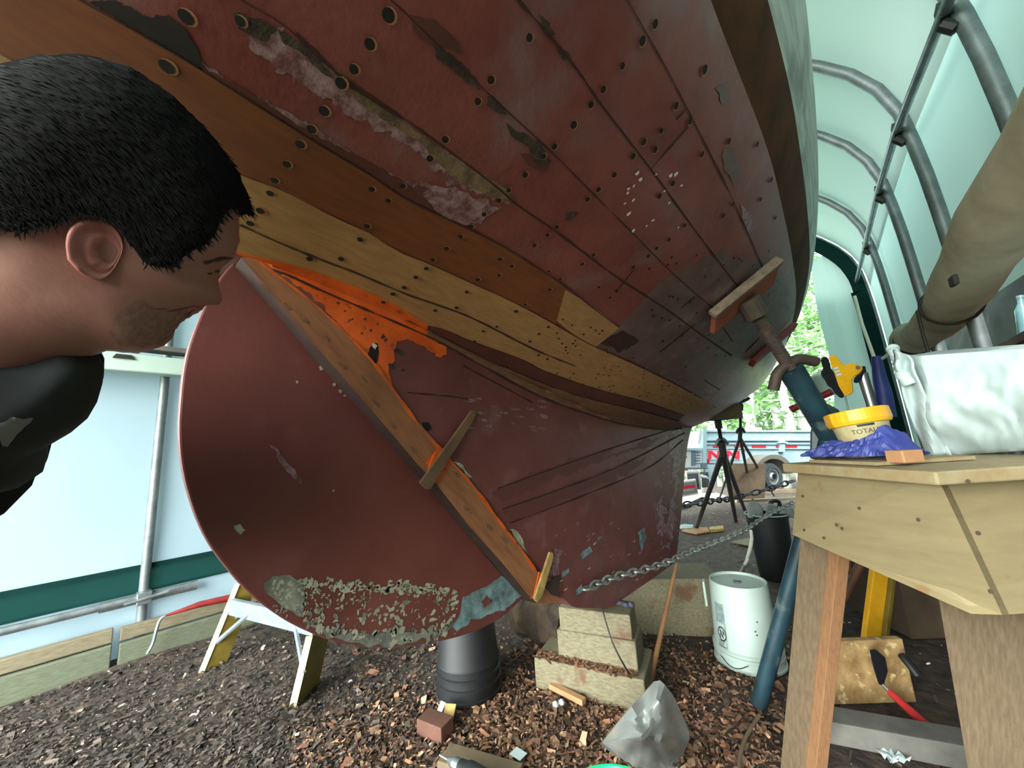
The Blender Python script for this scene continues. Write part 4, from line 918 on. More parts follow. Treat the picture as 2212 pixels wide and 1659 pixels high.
m = MB(); m.prism([at(u, v, d=1.47) for u, v in ((1878,1404),(1890,1402),(1912,1420),(1918,1450),(1908,1482),(1898,1478),(1886,1440))], ray(1900,1440).normalized()*.02); m.build('jaw', 'black_plastic', lp, bevel=.003)
m = MB(); m.tube([at(1948,1415,d=1.46), at(1962,1432,d=1.45), at(1984,1460,d=1.42)], .014, 8); m.build('handle', 'black_plastic', lp, smooth=True)
yl = thing('step_ladder', 'yellow ladder leg standing under the bench before a dark box', 'ladder', V((.0,2.5,0)))
m = MB(); q0, q1 = at(1882,1395,d=1.85), at(1905,1180,d=1.95); m.beam(V((q0.x-.01,q0.y,.0)), q1, .075, .03, ax); m.build('leg', 'yellow_plastic', yl, bevel=.003)
m = MB(); m.beam(V((q0.x+.03,q0.y+.02,.0)), q1+V((.04,.03,0)), .02, .06, ax); m.build('leg', 'yellow_fiberglass', yl, bevel=.003)
m = MB(); m.beam(V((.25,2.7,.0)), V((.12,2.75,1.0)), .06, .03, ax); m.build('leg', 'yellow_fiberglass', yl); m = MB(); m.beam(q1, V((.12,2.75,.95)), .05, .05); m.build('rung', 'aluminium', yl)
c_ = at(1945, 1300, d=2.15); ubox(V((c_.x+.05, c_.y+.1, .27)), (.42,.4,.62), .67, 'cardboard', 'box', 'dull brown box standing behind the yellow ladder leg under the bench', 'box')
c_ = at(1850, 1245, d=3.1); ubox(V((c_.x, c_.y, .12)), (.5,.4,.42), .5, 'white_plastic', 'backdrop_box', 'white box added for the bright outdoors in the gap under the bench', 'backdrop_box', bev=.02)  # made-up white box standing in for the bright outdoors
m = MB(); m.tube([at(1818,1298,d=1.95), at(1870,1200,d=2.05)], .022, 12); m.tube([at(1830,1190,d=2.0), at(1838,1240,d=2.0)], .006, 8); tag(m.build('pipe', 'brown_pipe', smooth=True), 'brown rusty pipe slanting under the bench behind the front leg', 'pipe')
m = MB(); m.beam(at(1770,1560,z=.05), at(2110,1622,z=.05), .10, .07, UPV); tag(m.build('plank', 'grey_wood', bevel=.004), 'weathered grey plank lying on the ground under the bench', 'plank')
m = MB(); p = at(1932, 1640, z=.02); 
m.grid([[p+ax*(.05*(i/5-.5))+bx*(.07*(j/5-.5))+UPV*(.02*noise.noise(V((i*.9,j*.9,2)))+.012) for i in range(6)] for j in range(6)]); tag(m.build('paper_scrap', 'paper_white', solid=.001), 'crumpled white paper scrap on the ground under the bench', 'paper scrap')
m = MB(); m.tube(spline([at(1640,1545,z=.03), at(1612,1590,z=.02), at(1598,1640,z=.015), at(1600,1690,z=.012)], 14), .006, 8); tag(m.build('cord', 'drab_wood', smooth=True), 'pale cord lying on the chips at the foot of the blue stand', 'cord')

# ------------------------------------------------------------------ on the chips, middle
bg = MB(); O = [(1300,1604),(1352,1540),(1398,1490),(1422,1468),(1452,1500),(1470,1535),(1490,1590),(1478,1625),(1470,1690),(1400,1690),(1345,1640)]
P_ = [V((*p, 0)) for p in O]; cc = V((1400,1590,0)); 
rows = []
for k in range(7):
    s = 1-k/6; rows.append([(lambda q: at(q.x, q.y, d=1.28-.09*(1-s*s)+.05*noise.noise(V((q.x*.018,q.y*.018,1)))+.022*noise.noise(V((q.x*.045,q.y*.03,4)))))(cc.lerp(p, s)) for p in spline(P_+[P_[0]], 45)])
bg.grid(rows); rows2 = [[p+V((-.035,.04,-.04)) for p in r] for r in rows]; bg.grid(rows2); bg.grid([rows[0], rows2[0]])
tag(bg.build('plastic_bag', 'bag_film', smooth=True), 'empty grey translucent plastic bag standing on the chips at the bottom', 'bag')
ubox(at(940,1568,z=.03), (.13,.075,.06), .2, 'offcut', 'offcut', 'reddish brown wood offcut on the chips in front of the black bucket', 'offcut')
ubox(at(971,1536,z=.035), (.05,.05,.006), .5, 'wedge_yellow', 'offcut', 'thin pale yellow offcut propped behind the reddish offcut', 'offcut', tilt=(-.3,.6,.7))
ubox(at(954,1526,z=.03), (.03,.035,.004), .1, 'paper_white', 'paper_scrap', 'tiny white paper scrap by the black bucket foot', 'paper scrap', tilt=(0,.7,.7))
m = MB(); m.beam(at(1190,1480,z=.03), at(1262,1516,z=.03), .03, .022, UPV); tag(m.build('batten', 'offcut_light', bevel=.002), 'short orange batten lying on the chips below the timber stack', 'batten')
m = MB(); m.beam(at(1475,1345,z=.03), at(1560,1296,z=.03), .035, .02, UPV); tag(m.build('batten', 'offcut', bevel=.002), 'reddish strip of wood on the ground left of the white bucket', 'batten')
m = MB(); m.beam(at(960,1640,z=.03), at(1120,1690,z=.03), .09, .05, UPV); tag(m.build('offcut', 'drab_wood', bevel=.004), 'drab wood block at the bottom edge beneath the drill', 'offcut')
dr = thing('drill', 'drill chuck with bright bit lying at the bottom edge', 'drill', at(1000, 1650, z=.08))
q0, q1 = at(950,1631,z=.085), at(1050,1690,z=.10); dv = (q1-q0).normalized()
m = MB(); m.tube([q0, q0+dv*.05], .0035, 8); m.build('drill_bit', 'steel', dr, smooth=True)
m = MB(); m.lathe([(.0001,.0),(.008,.0),(.012,.012),(.016,.03),(.019,.032),(.019,.06),(.0001,.061)], q0+dv*.045, dv, 20); m.build('chuck', 'steel', dr, smooth=True)
m = MB(); m.lathe([(.0001,.06),(.022,.06),(.024,.09),(.03,.1),(.03,.2),(.0001,.2)], q0+dv*.045, dv, 20); m.build('drill_body', 'black_plastic', dr, smooth=True)
m = MB(); p = at(1120,1635,z=.03); m.grid([[p+V((.05*(i/4-.5), .04*(j/4-.5), .02*noise.noise(V((i,j,5)))+.01)) for i in range(5)] for j in range(5)]); tag(m.build('film_scrap', 'paper_white', solid=.001), 'scrap of clear film on the chips beside the drill', 'film scrap')
m = MB()
for uv in ((1200,1522),(1213,1518)): m.lathe([(.0001,-.01),(.012,-.004),(.014,.004),(.006,.012),(.0001,.013)], at(*uv, z=.03), (.1,.2,1), 9)
tag(m.build('paper_scrap', 'paper_white', smooth=True), 'crumpled white scrap below the orange batten', 'paper scrap')
# dark cable hanging down the timbers, glove on top
m = MB(); m.tube(spline([at(1293,1290,y=1.60), at(1302,1320,y=1.56), at(1322,1385,y=1.53), at(1350,1440,y=1.55), at(1385,1490,z=.02)], 24), .0035, 6); tag(m.build('cable', 'black_rubber', smooth=True), 'thin black cable hanging down over the timber stack', 'cable')
m = MB(); p = at(1338,1303,z=.365)
for k, (dx, dy, rr_) in enumerate(((-.03,0,.022),(0,.005,.026),(.03,.0,.02),(.05,.012,.016))): m.lathe([(.0001,-.012),(rr_,-.004),(rr_*.8,.01),(.0001,.016)], p+V((dx,dy,0)), (.2*(k-1),.2,1), 12)
mat('glove_grey', (74,72,90), .7, (58,56,72), 20)
tag(m.build('glove', 'glove_grey', smooth=True), 'dark grey work glove lying on the topmost timber of the stack', 'glove')
# ------------------------------------------------------------------ outside: trailer and gear by the open end
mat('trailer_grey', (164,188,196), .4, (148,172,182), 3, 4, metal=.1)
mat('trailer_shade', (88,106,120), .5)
mat('reflector_red', (196,40,50), .4)
mat('banner_red', (214,30,62), .6)
mat('banner_ink', (88,22,52), .6)
mat('tyre', (66,76,82), .8, (52,62,66), 20)
mat('fender_dark', (104,98,90), .7)
mat('case_grey', (118,112,112), .5)
mat('case_white', (186,190,190), .5)
mat('dark_panel', (92,92,98), .5)
mat('brown_board', (128,108,88), .8, (100,84,68), 4, 5)
mat('bark', (150,156,148), .9, (112,116,108), 9, 5)
attr_mat('leaf', .7, .45)
mat('lawn', (128,150,86), .9, (104,128,70), 3, 5)
TL, TR_ = at(1523, 931, d=6.2), at(1760, 931, d=6.9)
te = (TR_-TL).normalized(); tn = te.cross(UPV).normalized()
if tn.dot(EYE-TL) < 0: tn = -tn
td = te.cross(tn).normalized()
if td.z > 0: td = -td
def tp(u, v, off=0.0):
    r = ray(u, v); t_ = ((TL+tn*off)-EYE).dot(tn)/r.dot(tn); return EYE + r*t_
tr = thing('trailer', 'pale grey dump trailer with red letters and a spoked wheel outside the open end', 'trailer', tp(1672, 1057))
def tq(name, pts, th, mt, off=0.0, parent=tr, bev=0):
    m = MB(); m.prism([tp(u, v, off) for u, v in pts], -tn*th); return m.build(name, mt, parent, bevel=bev)
R4 = lambda a, b, c, d: [(a, b), (c, b), (c, d), (a, d)]
tq('side_panel', R4(1523,931,1790,1001), 1.5, 'trailer_grey', 0)
for v0, v1 in ((929,933),(949,952),(957,960),(968,970)): tq('side_rail', R4(1521,v0,1792,v1), .05, 'trailer_grey', .03)
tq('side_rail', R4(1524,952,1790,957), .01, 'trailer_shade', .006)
tq('corner_post', R4(1519,926,1527,1003), .06, 'trailer_grey', .035)
tq('hinge_bracket', R4(1686,950,1696,976), .05, 'trailer_grey', .05); tq('hinge_bracket', R4(1682,954,1702,957), .03, 'trailer_grey', .07)
for a, c in ((1541,1569),(1587,1599),(1625,1655),(1677,1685),(1698,1722)): tq('reflector', R4(a,962.5,c,967), .006, 'reflector_red', .012)
tq('top_box', R4(1631,923,1646,931), .2, 'case_white', .0); tq('top_box', R4(1548,918,1570,931), .2, 'case_white', .0)
tq('light', R4(1528,991,1533,1000), .01, 'reflector_red', .012)
tq('banner', R4(1528,971,1600,993), .006, 'case_white', .012)
for x0 in (1530, 1567):
    w_ = 31 if x0 == 1567 else 26
    s0 = [(0,0),(8,0),(21,12),(21,0),(27,0),(27,18),(20,18),(7,6),(7,18),(0,18)]
    tq('banner_letter', [(x0+x*w_/27.0, 973.5+y) for x, y in s0], .006, 'banner_red', .018)
def ttext(body, u, v, hpx, mt):
    cu = bpy.data.curves.new('t', 'FONT'); cu.body = body; cu.size = 1; cu.resolution_u = 2; o = bpy.data.objects.new('t', cu); C.objects.link(o); bpy.context.view_layer.update()
    me = o.to_mesh(); vs = [v_.co.copy() for v_ in me.vertices]; fs = [list(p.vertices) for p in me.polygons]; o.to_mesh_clear(); bpy.data.objects.remove(o)
    m = MB(); m.add([tp(u+p.x*hpx, v-p.y*hpx, .024) for p in vs], fs); return m.build('banner_lettering', mt, tr)
ttext('TH', 1544, 985, 6, 'banner_ink'); ttext('RN', 1569, 985, 6, 'banner_ink')
arc = [(1672+41*math.cos(a), 1022-40*math.sin(a)) for a in [PI*k/20 for k in range(21)]]
tq('fender', [(1640,1001)]+arc[::-1][0:0]+[(u, v) for u, v in arc[::-1]]+[(1706,1012),(1704,1018)]+[(1672+33*math.cos(a), 1024-33*math.sin(a)) for a in [PI*k/20 for k in range(21)]], .3, 'fender_dark', .28)
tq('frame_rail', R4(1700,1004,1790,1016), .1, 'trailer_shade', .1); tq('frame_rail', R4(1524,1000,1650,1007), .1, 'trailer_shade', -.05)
wc = tp(1671, 1029, .26); wr = (tp(1671, 1058, .26)-wc).length
m = MB(); m.lathe([(wr*.58,-.19),(wr*.9,-.2),(wr,-.16),(wr,-.04),(wr*.9,0),(wr*.62,.0),(wr*.6,-.02)], wc, tn, 36); wl_ = m.build('wheel', 'tyre', tr, smooth=True)
m = MB(); m.lathe([(wr*.6,-.02),(wr*.55,-.015),(wr*.5,-.04),(wr*.3,-.03),(wr*.2,-.0),(wr*.1,.01),(.0001,.01)], wc, tn, 36); m.build('rim', 'case_white', wl_, smooth=True)
m = MB(); x_, y_, _ = frame(tn)
for k in range(8):
    a = 2*PI*k/8; c_ = wc+(x_*math.cos(a)+y_*math.sin(a))*wr*.42-tn*.03; rr_ = x_*math.cos(a)+y_*math.sin(a); tt = -x_*math.sin(a)+y_*math.cos(a)
    m.add([c_+rr_*wr*.06+tt*wr*.07, c_+rr_*wr*.06-tt*wr*.07, c_-rr_*wr*.08], [(0,1,2)])
m.lathe([(wr*.15,.012),(wr*.2,.012)], wc, tn, 20)
m.build('rim_slots', 'ink', wl_)['label'] = 'dark triangular openings of the rim'
# second, lower trailer at the left
eq = thing('trailer', 'pale low trailer with meshed front and red reflectors beside the keel edge', 'trailer', tp(1480, 1020))
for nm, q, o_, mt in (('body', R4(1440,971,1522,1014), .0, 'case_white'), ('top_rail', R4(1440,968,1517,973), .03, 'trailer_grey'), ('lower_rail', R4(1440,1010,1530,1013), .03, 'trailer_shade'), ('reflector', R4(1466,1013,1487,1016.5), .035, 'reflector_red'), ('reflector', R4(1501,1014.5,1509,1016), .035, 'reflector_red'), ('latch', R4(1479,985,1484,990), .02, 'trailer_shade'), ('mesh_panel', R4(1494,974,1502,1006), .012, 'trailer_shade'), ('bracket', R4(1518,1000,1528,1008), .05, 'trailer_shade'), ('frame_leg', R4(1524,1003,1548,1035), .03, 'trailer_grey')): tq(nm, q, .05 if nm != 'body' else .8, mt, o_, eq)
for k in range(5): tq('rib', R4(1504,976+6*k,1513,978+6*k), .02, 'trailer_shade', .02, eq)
tq('stand_plate', [(1512,926),(1518,932),(1512,958),(1508,960)], .03, 'case_white', .05, eq)

# lawn strip and light gravel outside
# gear on the ground by the keel edge
def fq(pts, d): return [at(u, v, d=d) for u, v in pts]
cs = thing('tool_case', 'grey tool case with red and white lettering on the ground by the keel edge', 'case', at(1488, 1074, d=5.3))
nv = ray(1488,1055); nv.z = 0; nv.normalize()
m = MB(); m.prism(fq([(1466,1041),(1503,1036),(1509,1068),(1474,1074)], 5.3), nv*.18); m.build('case_body', 'case_white', cs, bevel=.01)
m = MB(); m.prism(fq([(1471,1044),(1502,1039.5),(1506,1064),(1476,1070)], 5.285), nv*.01); m.build('case_front', 'case_grey', cs)
m = MB(); m.prism(fq([(1476,1050),(1500,1047),(1501,1053),(1477,1056)], 5.275), nv*.005); m.build('red_band', 'reflector_red', cs)
cu = bpy.data.curves.new('t', 'FONT'); cu.body = 'makita'; cu.size = 1; o = bpy.data.objects.new('t', cu); C.objects.link(o); bpy.context.view_layer.update()
me = o.to_mesh(); vs = [v_.co.copy() for v_ in me.vertices]; fs = [list(p.vertices) for p in me.polygons]; o.to_mesh_clear(); bpy.data.objects.remove(o)
m = MB(); m.add([at(1476.3+p.x*8.6, 1061.5-p.y*7.5-p.x*.9, d=5.27) for p in vs], fs); m.build('lettering', 'case_white', cs)
sp2 = thing('crate', 'dark open fronted crate behind the grey tool case', 'crate', at(1498, 1058, d=5.7))
m = MB(); m.prism(fq([(1484,1022),(1509,1021),(1512,1057),(1486,1058)], 5.7), nv*.2); m.build('crate_body', 'dark_panel', sp2)
m = MB(); m.prism(fq([(1483,1019),(1510,1018),(1510,1022),(1483,1023)], 5.68), nv*.22); m.prism(fq([(1508,1020),(1512,1020),(1515,1057),(1511,1058)], 5.68), nv*.22); m.build('crate_edge', 'case_white', sp2)
s3 = thing('fuel_can', 'grey boxy can with pale lid to the right of the dark crate', 'can', at(1524, 1054, d=5.8))
m = MB(); m.prism(fq([(1516,1035),(1532,1035),(1533,1052),(1517,1054)], 5.8), nv*.16); m.build('can_body', 'dark_panel', s3, bevel=.01)
m = MB(); m.prism(fq([(1511,1033),(1515,1029),(1527,1029),(1532,1035)], 5.79), nv*.17); m.build('lid', 'case_white', s3, bevel=.01)
m = MB(); m.prism(fq([(1510,1021),(1530,1020),(1531,1030),(1528,1031),(1527,1024),(1511,1025)], 5.95), nv*.1); tag(m.build('frame', 'dark_panel'), 'dark metal frame standing behind the grey can', 'frame')
m = MB(); m.prism(fq([(1464,1030),(1478,1029),(1479,1036),(1465,1037)], 6.0), nv*.1); tag(m.build('box', 'reflector_red', bevel=.01), 'small red box by the keel edge above the tool case', 'box')
rmp = thing('pallet', 'pale slatted wooden pallet on the ground under the tool case', 'pallet', ag(1490, 1090))
m = MB(); pts = [ag(1455,1096,.06), ag(1478,1093,.06), ag(1532,1066,.06), ag(1462,1074,.06)]; m.prism(pts, V((0,0,.02))); m.build('deck', 'case_white', rmp)
for k in range(7):
    a_ = ag(1470,1096,.0).lerp(ag(1530,1068,.0), k/6); m = MB(); m.box(a_+V((0,0,.03)), (.05,.08,.08), te); m.build('slat', 'offcut', rmp)
m = MB(); m.prism(fq([(1578,1002),(1655,1001),(1652,1076),(1582,1080)], 5.9), nv*.02); tag(m.build('board', 'brown_board', bevel=.002), 'brown plywood sheet leaning upright before the trailer wheel', 'board')
m = MB(); m.beam(ag(1590,1083,.03), ag(1720,1076,.03), .06, .05, UPV); tag(m.build('plank', 'weathered_wood'), 'pale plank on the ground before the brown plywood sheet', 'plank')
m = MB(); m.beam(ag(1640,1062,.05), ag(1725,1060,.05), .12, .09, UPV); tag(m.build('plank', 'brown_board'), 'reddish sleeper lying under the trailer wheel', 'plank')
m = MB(); p = ag(1548, 1076, .02); rows = [[p+te*(.55*(i/9-.5))-tn*(.5*(j/7-.5))+V((0,0,.10*math.exp(-((i-4.5)**2+(j-3.5)**2)/9)+.05*noise.noise(V((i*.8,j*.8,3)))+.02)) for i in range(10)] for j in range(8)]; m.grid(rows); tag(m.build('dust_sheet', 'paper_white'), 'crumpled pale sheet on the ground beside the tool case', 'sheet')
def slabg(pts, dz, th, mt, name, label, cat):
    m = MB(); m.prism([ag(u, v, dz) for u, v in pts], V((0,0,-th))); return tag(m.build(name, mt, bevel=.002), label, cat)
slabg([(1472,1145),(1505,1152),(1533,1147),(1528,1139),(1490,1139)], .03, .02, 'offcut_light', 'board', 'brown board under the left foot of the dark tripod stand', 'board')
slabg([(1464,1135),(1478,1132),(1498,1133),(1496,1140),(1470,1142)], .04, .01, 'label_grey', 'rag', 'pale blue rag on the ground at the keel edge', 'rag')
slabg([(1532,1138),(1562,1135),(1563,1141),(1533,1144)], .05, .04, 'wedge_yellow', 'wood_block', 'flat yellow block beside the left foot of the dark tripod stand', 'block')
slabg([(1580,1170),(1622,1160),(1628,1179),(1610,1176)], .03, .012, 'weathered_wood', 'offcut', 'pale triangular offcut on the ground left of the black bin', 'offcut')
slabg([(1508,1225),(1516,1227),(1514,1250),(1509,1256)], .06, .05, 'case_white', 'paper_scrap', 'small white card standing by the mossy keel timber', 'paper scrap')
# black bin with grey pads, white hose
kb2 = ag(1682, 1262); kb2 = kb2 + away(1682, 1262, .13); kb2.z = g(kb2.x, kb2.y)
bn = thing('bin', 'tall black bin with grey foam pads sticking out, behind the bench leg', 'bin', kb2)
m = MB(); m.lathe([(.118,0),(.123,.01),(.152,.505),(.158,.51),(.158,.52),(.148,.52),(.144,.505),(.112,.02),(.0001,.015)], kb2, (0,0,1), 36); m.build('bin_body', 'black_plastic', bn, smooth=True)
m = MB(); m.lathe([(.154,.518),(.161,.518),(.161,.528),(.150,.528),(.150,.518)], kb2, (0,0,1), 36); m.build('bin_rim', 'label_grey', bn, smooth=True)
for pts, lb in (([(1616,1120),(1616,1090),(1622,1084),(1640,1087),(1649,1098),(1651,1120)], 'leftmost, largest'), ([(1655,1120),(1658,1090),(1670,1089),(1680,1096),(1684,1120)], 'middle'), ([(1680,1120),(1690,1099),(1712,1096),(1720,1120)], 'rightmost, widest')):
    m = MB(); m.prism([at(u, v, d=3.08) for u, v in pts], nv*.05); tag(m.build('foam_pad', 'grey_foam', bevel=.012), lb+' of the grey foam pads standing in the black bin', 'pad', 'foam pads in the bin')
m = MB(); m.tube(spline([at(1660,1100,d=3.2), at(1668,1083,d=3.2), at(1684,1086,d=3.2), at(1678,1110,d=3.2)], 12), .016, 8); tag(m.build('hand_tool', 'black_rubber', smooth=True), 'black handled tool poking out of the black bin', 'tool')
m = MB(); m.tube(spline([at(1622,1146,y=3.45), at(1624,1165,y=3.4), at(1618,1195,y=3.3), at(1609,1220,y=3.2), ag(1598,1242,.015)], 18), .012, 10); tag(m.build('hose', 'hose_white', smooth=True), 'white hose bending down to the ground left of the black bin', 'hose')
# white hanging dust bag dome behind the clamp, seen through the opening
m = MB(); p = at(1782, 838, y=5.0); m.lathe([(.0001,.16),(.08,.15),(.14,.1),(.17,.02),(.16,-.05),(.1,-.06),(.0001,-.06)], p, (0,0,1), 24); m.tube([p+V((-.05,0,-.05)), p+V((-.04,0,-.7))], .008, 6); m.tube([p+V((.14,0,-.05)), p+V((.14,0,-.8))], .008, 6)
for q in ((-.05,0,-.35),): m.tube([p+V((-.04,0,-.7)), V((p.x-.04, p.y, g(0,p.y)))], .008, 6); m.tube([p+V((.14,0,-.8)), V((p.x+.14, p.y, g(0,p.y)))], .008, 6)
tag(m.build('lamp_dome', 'white_plastic', smooth=True), 'pale dome on thin legs outside, behind the yellow clamp', 'lamp')

# ------------------------------------------------------------------ woods
def tree(x, y, h, seed, low, label, name='tree', r0=.11):
    rn = random.Random(seed); z0 = g(x, y) if y < 30 else -1.4; t = thing(name, label, 'tree', (x, y, z0), 'trees of the wood beyond the trailer')
    m = MB(); lean = V((rn.uniform(-.06,.06), rn.uniform(-.04,.04), 1)); base = V((x, y, z0-.1))
    m.tube([base + lean*(h*k/6)+V((.05*rn.uniform(-1,1),0,0)) for k in range(7)], r0, 8, rads=[r0*(1-.8*k/6) for k in range(7)])
    f_ = MB()
    for k in range(46):
        hh = rn.uniform(low, 1)*h; a = rn.uniform(0, 2*PI); L = (1.0-.55*hh/h)*rn.uniform(.9,2.0); p0 = base+lean*hh; d_ = V((math.cos(a), math.sin(a), rn.uniform(-.25,.2))); p1 = p0+d_*L
        m.tube([p0, p1], .02, 4, caps=False, rads=[.022,.006])
        for j in range(26):
            s = rn.uniform(.15,1.05); c_ = p0.lerp(p1, s)+V((rn.gauss(0,.16), rn.gauss(0,.16), rn.gauss(0,.09))); u_ = V((rn.gauss(0,1), rn.gauss(0,1), rn.gauss(0,.45))).normalized(); v_ = u_.cross(V((rn.gauss(0,1), rn.gauss(0,1), rn.gauss(0,1)))).normalized()
            a_, b_ = rn.uniform(.05,.12), rn.uniform(.03,.07); gr = rn.uniform(.75,1.15)
            f_.add([c_-u_*a_, c_+v_*b_, c_+u_*a_, c_-v_*b_], [(0,1,2,3)], 0, (92*gr, 134*gr, 74*gr))
    m.build('trunk', 'bark', t, smooth=True); f_.build('foliage', 'leaf', t); return t
rn = random.Random(11)
spots = []
for row, (y0, n_) in enumerate(((11.5, 5), (14.5, 7), (18.5, 9))):
    for k in range(n_):
        u = 1455 + (1800-1455)*(k+.5+rn.uniform(-.3,.3))/n_; r = ray(u, 900); y = y0+rn.uniform(-1,1); spots.append((r.x/r.y*y, y, rn.uniform(8,12)))
LB = ['slender pale trunked tree of the nearest row beyond the trailer', 'green leafy tree in the middle of the wood beyond the trailer', 'tall tree of the farthest row in the wood beyond the trailer']
for i, (x, y, h) in enumerate(spots): tree(x, y, h, i, .06 if y > 13 else .16, LB[0] if y < 13 else LB[1] if y < 17 else LB[2])
m = MB(); m.grid([[V((x, y, -1.4+.0*x)) for x in (-120,-40,40,120)] for y in (30, 60, 140)]); m.grid([[V((x, y, g(0,30)-.3)) for x in (-120,-14)] for y in (-40, 140)]); m.grid([[V((x, y, -.12)) for x in (-120, 120)] for y in (-120,-3.9)]); m.grid([[V((x, y, -.12)) for x in (13.5,120)] for y in (-40, 140)])
struct(m.build('floor_outside', 'lawn'))
# ------------------------------------------------------------------ the man bending in from the left
mat('skin', (158,112,100), .55, (146,98,88), 9, 4, bump=.05, bscale=140)
mat('skin_pink', (176,110,102), .5, (158,96,90), 14)
mat('stubble', (140,100,90), .7, (120,87,79), 160, 3, (.4,.6))
mat('hair', (9,8,9), .8, (16,15,17), 6, 4, (.4,.7), spec=.15)
mat('shirt_black', (34,35,37), .9, (26,27,29), 5, 4, bump=.1)
mat('shirt_print', (112,108,106), .9)
mat('brow', (62,44,40), .8)
mat('trousers', (58,62,70), .9)
HD = .455
HW = ray(290, 480).normalized(); HC = EYE + ray(290, 480)*HD
hx_ = (R @ V((1, 0, 0))); hx_ = (hx_ - HW*hx_.dot(HW)).normalized(); hy_ = HW.cross(hx_); hy_ = hy_ if hy_.z > 0 else -hy_
def h2(u, v):
    r = ray(u, v); q = EYE + r*((HC-EYE).dot(HW)/r.dot(HW)) - HC; return V((q.dot(hx_), q.dot(hy_)))
HDIST = (HC-EYE).length
def near_fix(p, fn):
    q = V(p)
    for _ in range(3): q = V(p)*((HDIST-fn(q))/HDIST)
    return q
def h3(p, off): return HC + hx_*p[0] + hy_*p[1] - HW*off
FACE = [(517,470),(517,500),(516,526),(511,542),(506,556),(494,567),(480,577),(473,590),(472,604),(474,622),(479,638),(480,647),(476,655),(464,660),(452,659),(444,660),(438,667),(428,671),(418,670),(412,674),(413,681),(404,688),(396,690),(388,699),(380,708),(377,718),(372,732),(358,743),(338,751),(316,757),(280,760),(230,758),(150,790),(40,860),(-120,930),(-300,980)]
BACK = [(-420,900),(-430,780),(-330,650),(-220,560),(-165,490),(-150,400),(-120,300),(-60,225),(20,180),(110,160),(200,158),(280,182),(360,235),(430,300),(480,365),(508,425)]
HEAD = [h2(u, v) for u, v in FACE+BACK]
def dens(poly, st=.005):
    out = []
    for a, b in zip(poly, poly[1:]+poly[:1]):
        k = max(1, int((b-a).length/st)); out += [a.lerp(b, i/k) for i in range(k)]
    return out
HEADD = dens(HEAD, .004)
def inside(p, poly):
    c = False; n = len(poly); j = n-1
    for i in range(n):
        a, b = poly[i], poly[j]
        if (a.y > p.y) != (b.y > p.y) and p.x < (b.x-a.x)*(p.y-a.y)/(b.y-a.y)+a.x: c = not c
        j = i
    return c
def sdist(p, poly, dn): d_ = min((p-q).length_squared for q in dn)**.5; return d_ if inside(p, poly) else -d_
def dome(d_, D, W): return 0 if d_ <= 0 else W*math.sqrt(max(0, 1-(1-min(d_, D)/D)**2))
BUMPS = [(h2(472,586), .011, -.009), (h2(445,600), .016, -.004), (h2(415,618), .022, .005), (h2(330,640), .03, -.004), (h2(470,640), .008, .003), (h2(300,700), .03, .004), (h2(505,548), .012, .003), (h2(420,690), .012, .003)]
def head_off(p, d_=None):
    if d_ is None: d_ = sdist(p, HEAD, HEADD)
    o = dome(d_, .078, .078)
    if d_ > 0:
        for c_, s_, k in BUMPS: o += k*math.exp(-(p-c_).length_squared/(2*s_*s_))*min(1, d_/.008)
    # the neck is slimmer than the skull
    nk = (p-h2(60,560)).dot((h2(-300,800)-h2(60,560)).normalized()); o *= 1-.22*min(1, max(0, nk/.1))
    return max(o, 0)
def inflate(mb, poly, dn, offf, step, mi=0, rim=None):
    xs = [p.x for p in dn]; ys = [p.y for p in dn]; pts = list(dn); x = min(xs)
    while x < max(xs):
        y = min(ys)
        while y < max(ys):
            p = V((x+random.uniform(-.15,.15)*step, y+random.uniform(-.15,.15)*step))
            if inside(p, poly) and min((p-q).length_squared for q in dn) > (step*.4)**2: pts.append(p)
            y += step
        x += step
    n = len(dn); vs, _, fs, *_ = delaunay_2d_cdt(pts, [], [list(range(n))], 1, 1e-6)
    fo = [offf(V(p)) for p in vs]
    if rim is None:
        vs3 = [h3(p, o) for p, o in zip(vs, fo)]; mb.add(vs3, [list(f)[::-1] for f in fs], mi); mb.add([h3(p, -o) for p, o in zip(vs, fo)], [list(f) for f in fs], mi)
    else:
        mb.add([h3(p, o) for p, o in zip(vs, fo)], [list(f)[::-1] for f in fs], mi); mb.add([h3(p, -o) for p, o in zip(vs, fo)], [list(f) for f in fs], mi)
        for s in (1, -1):
            a = [h3(p, s*offf(p)) for p in dn]; b_ = [h3(p, s*(offf(p)-rim)) for p in dn]; mb.grid([a+[a[0]], b_+[b_[0]]], mi)
    return mb
person = thing('person', 'dark haired man in black tee shirt bending in from the left', 'person', V((HC.x-.75, HC.y-.65, 0)))
body = MB(); inflate(body, HEAD, HEADD, head_off, .0065)
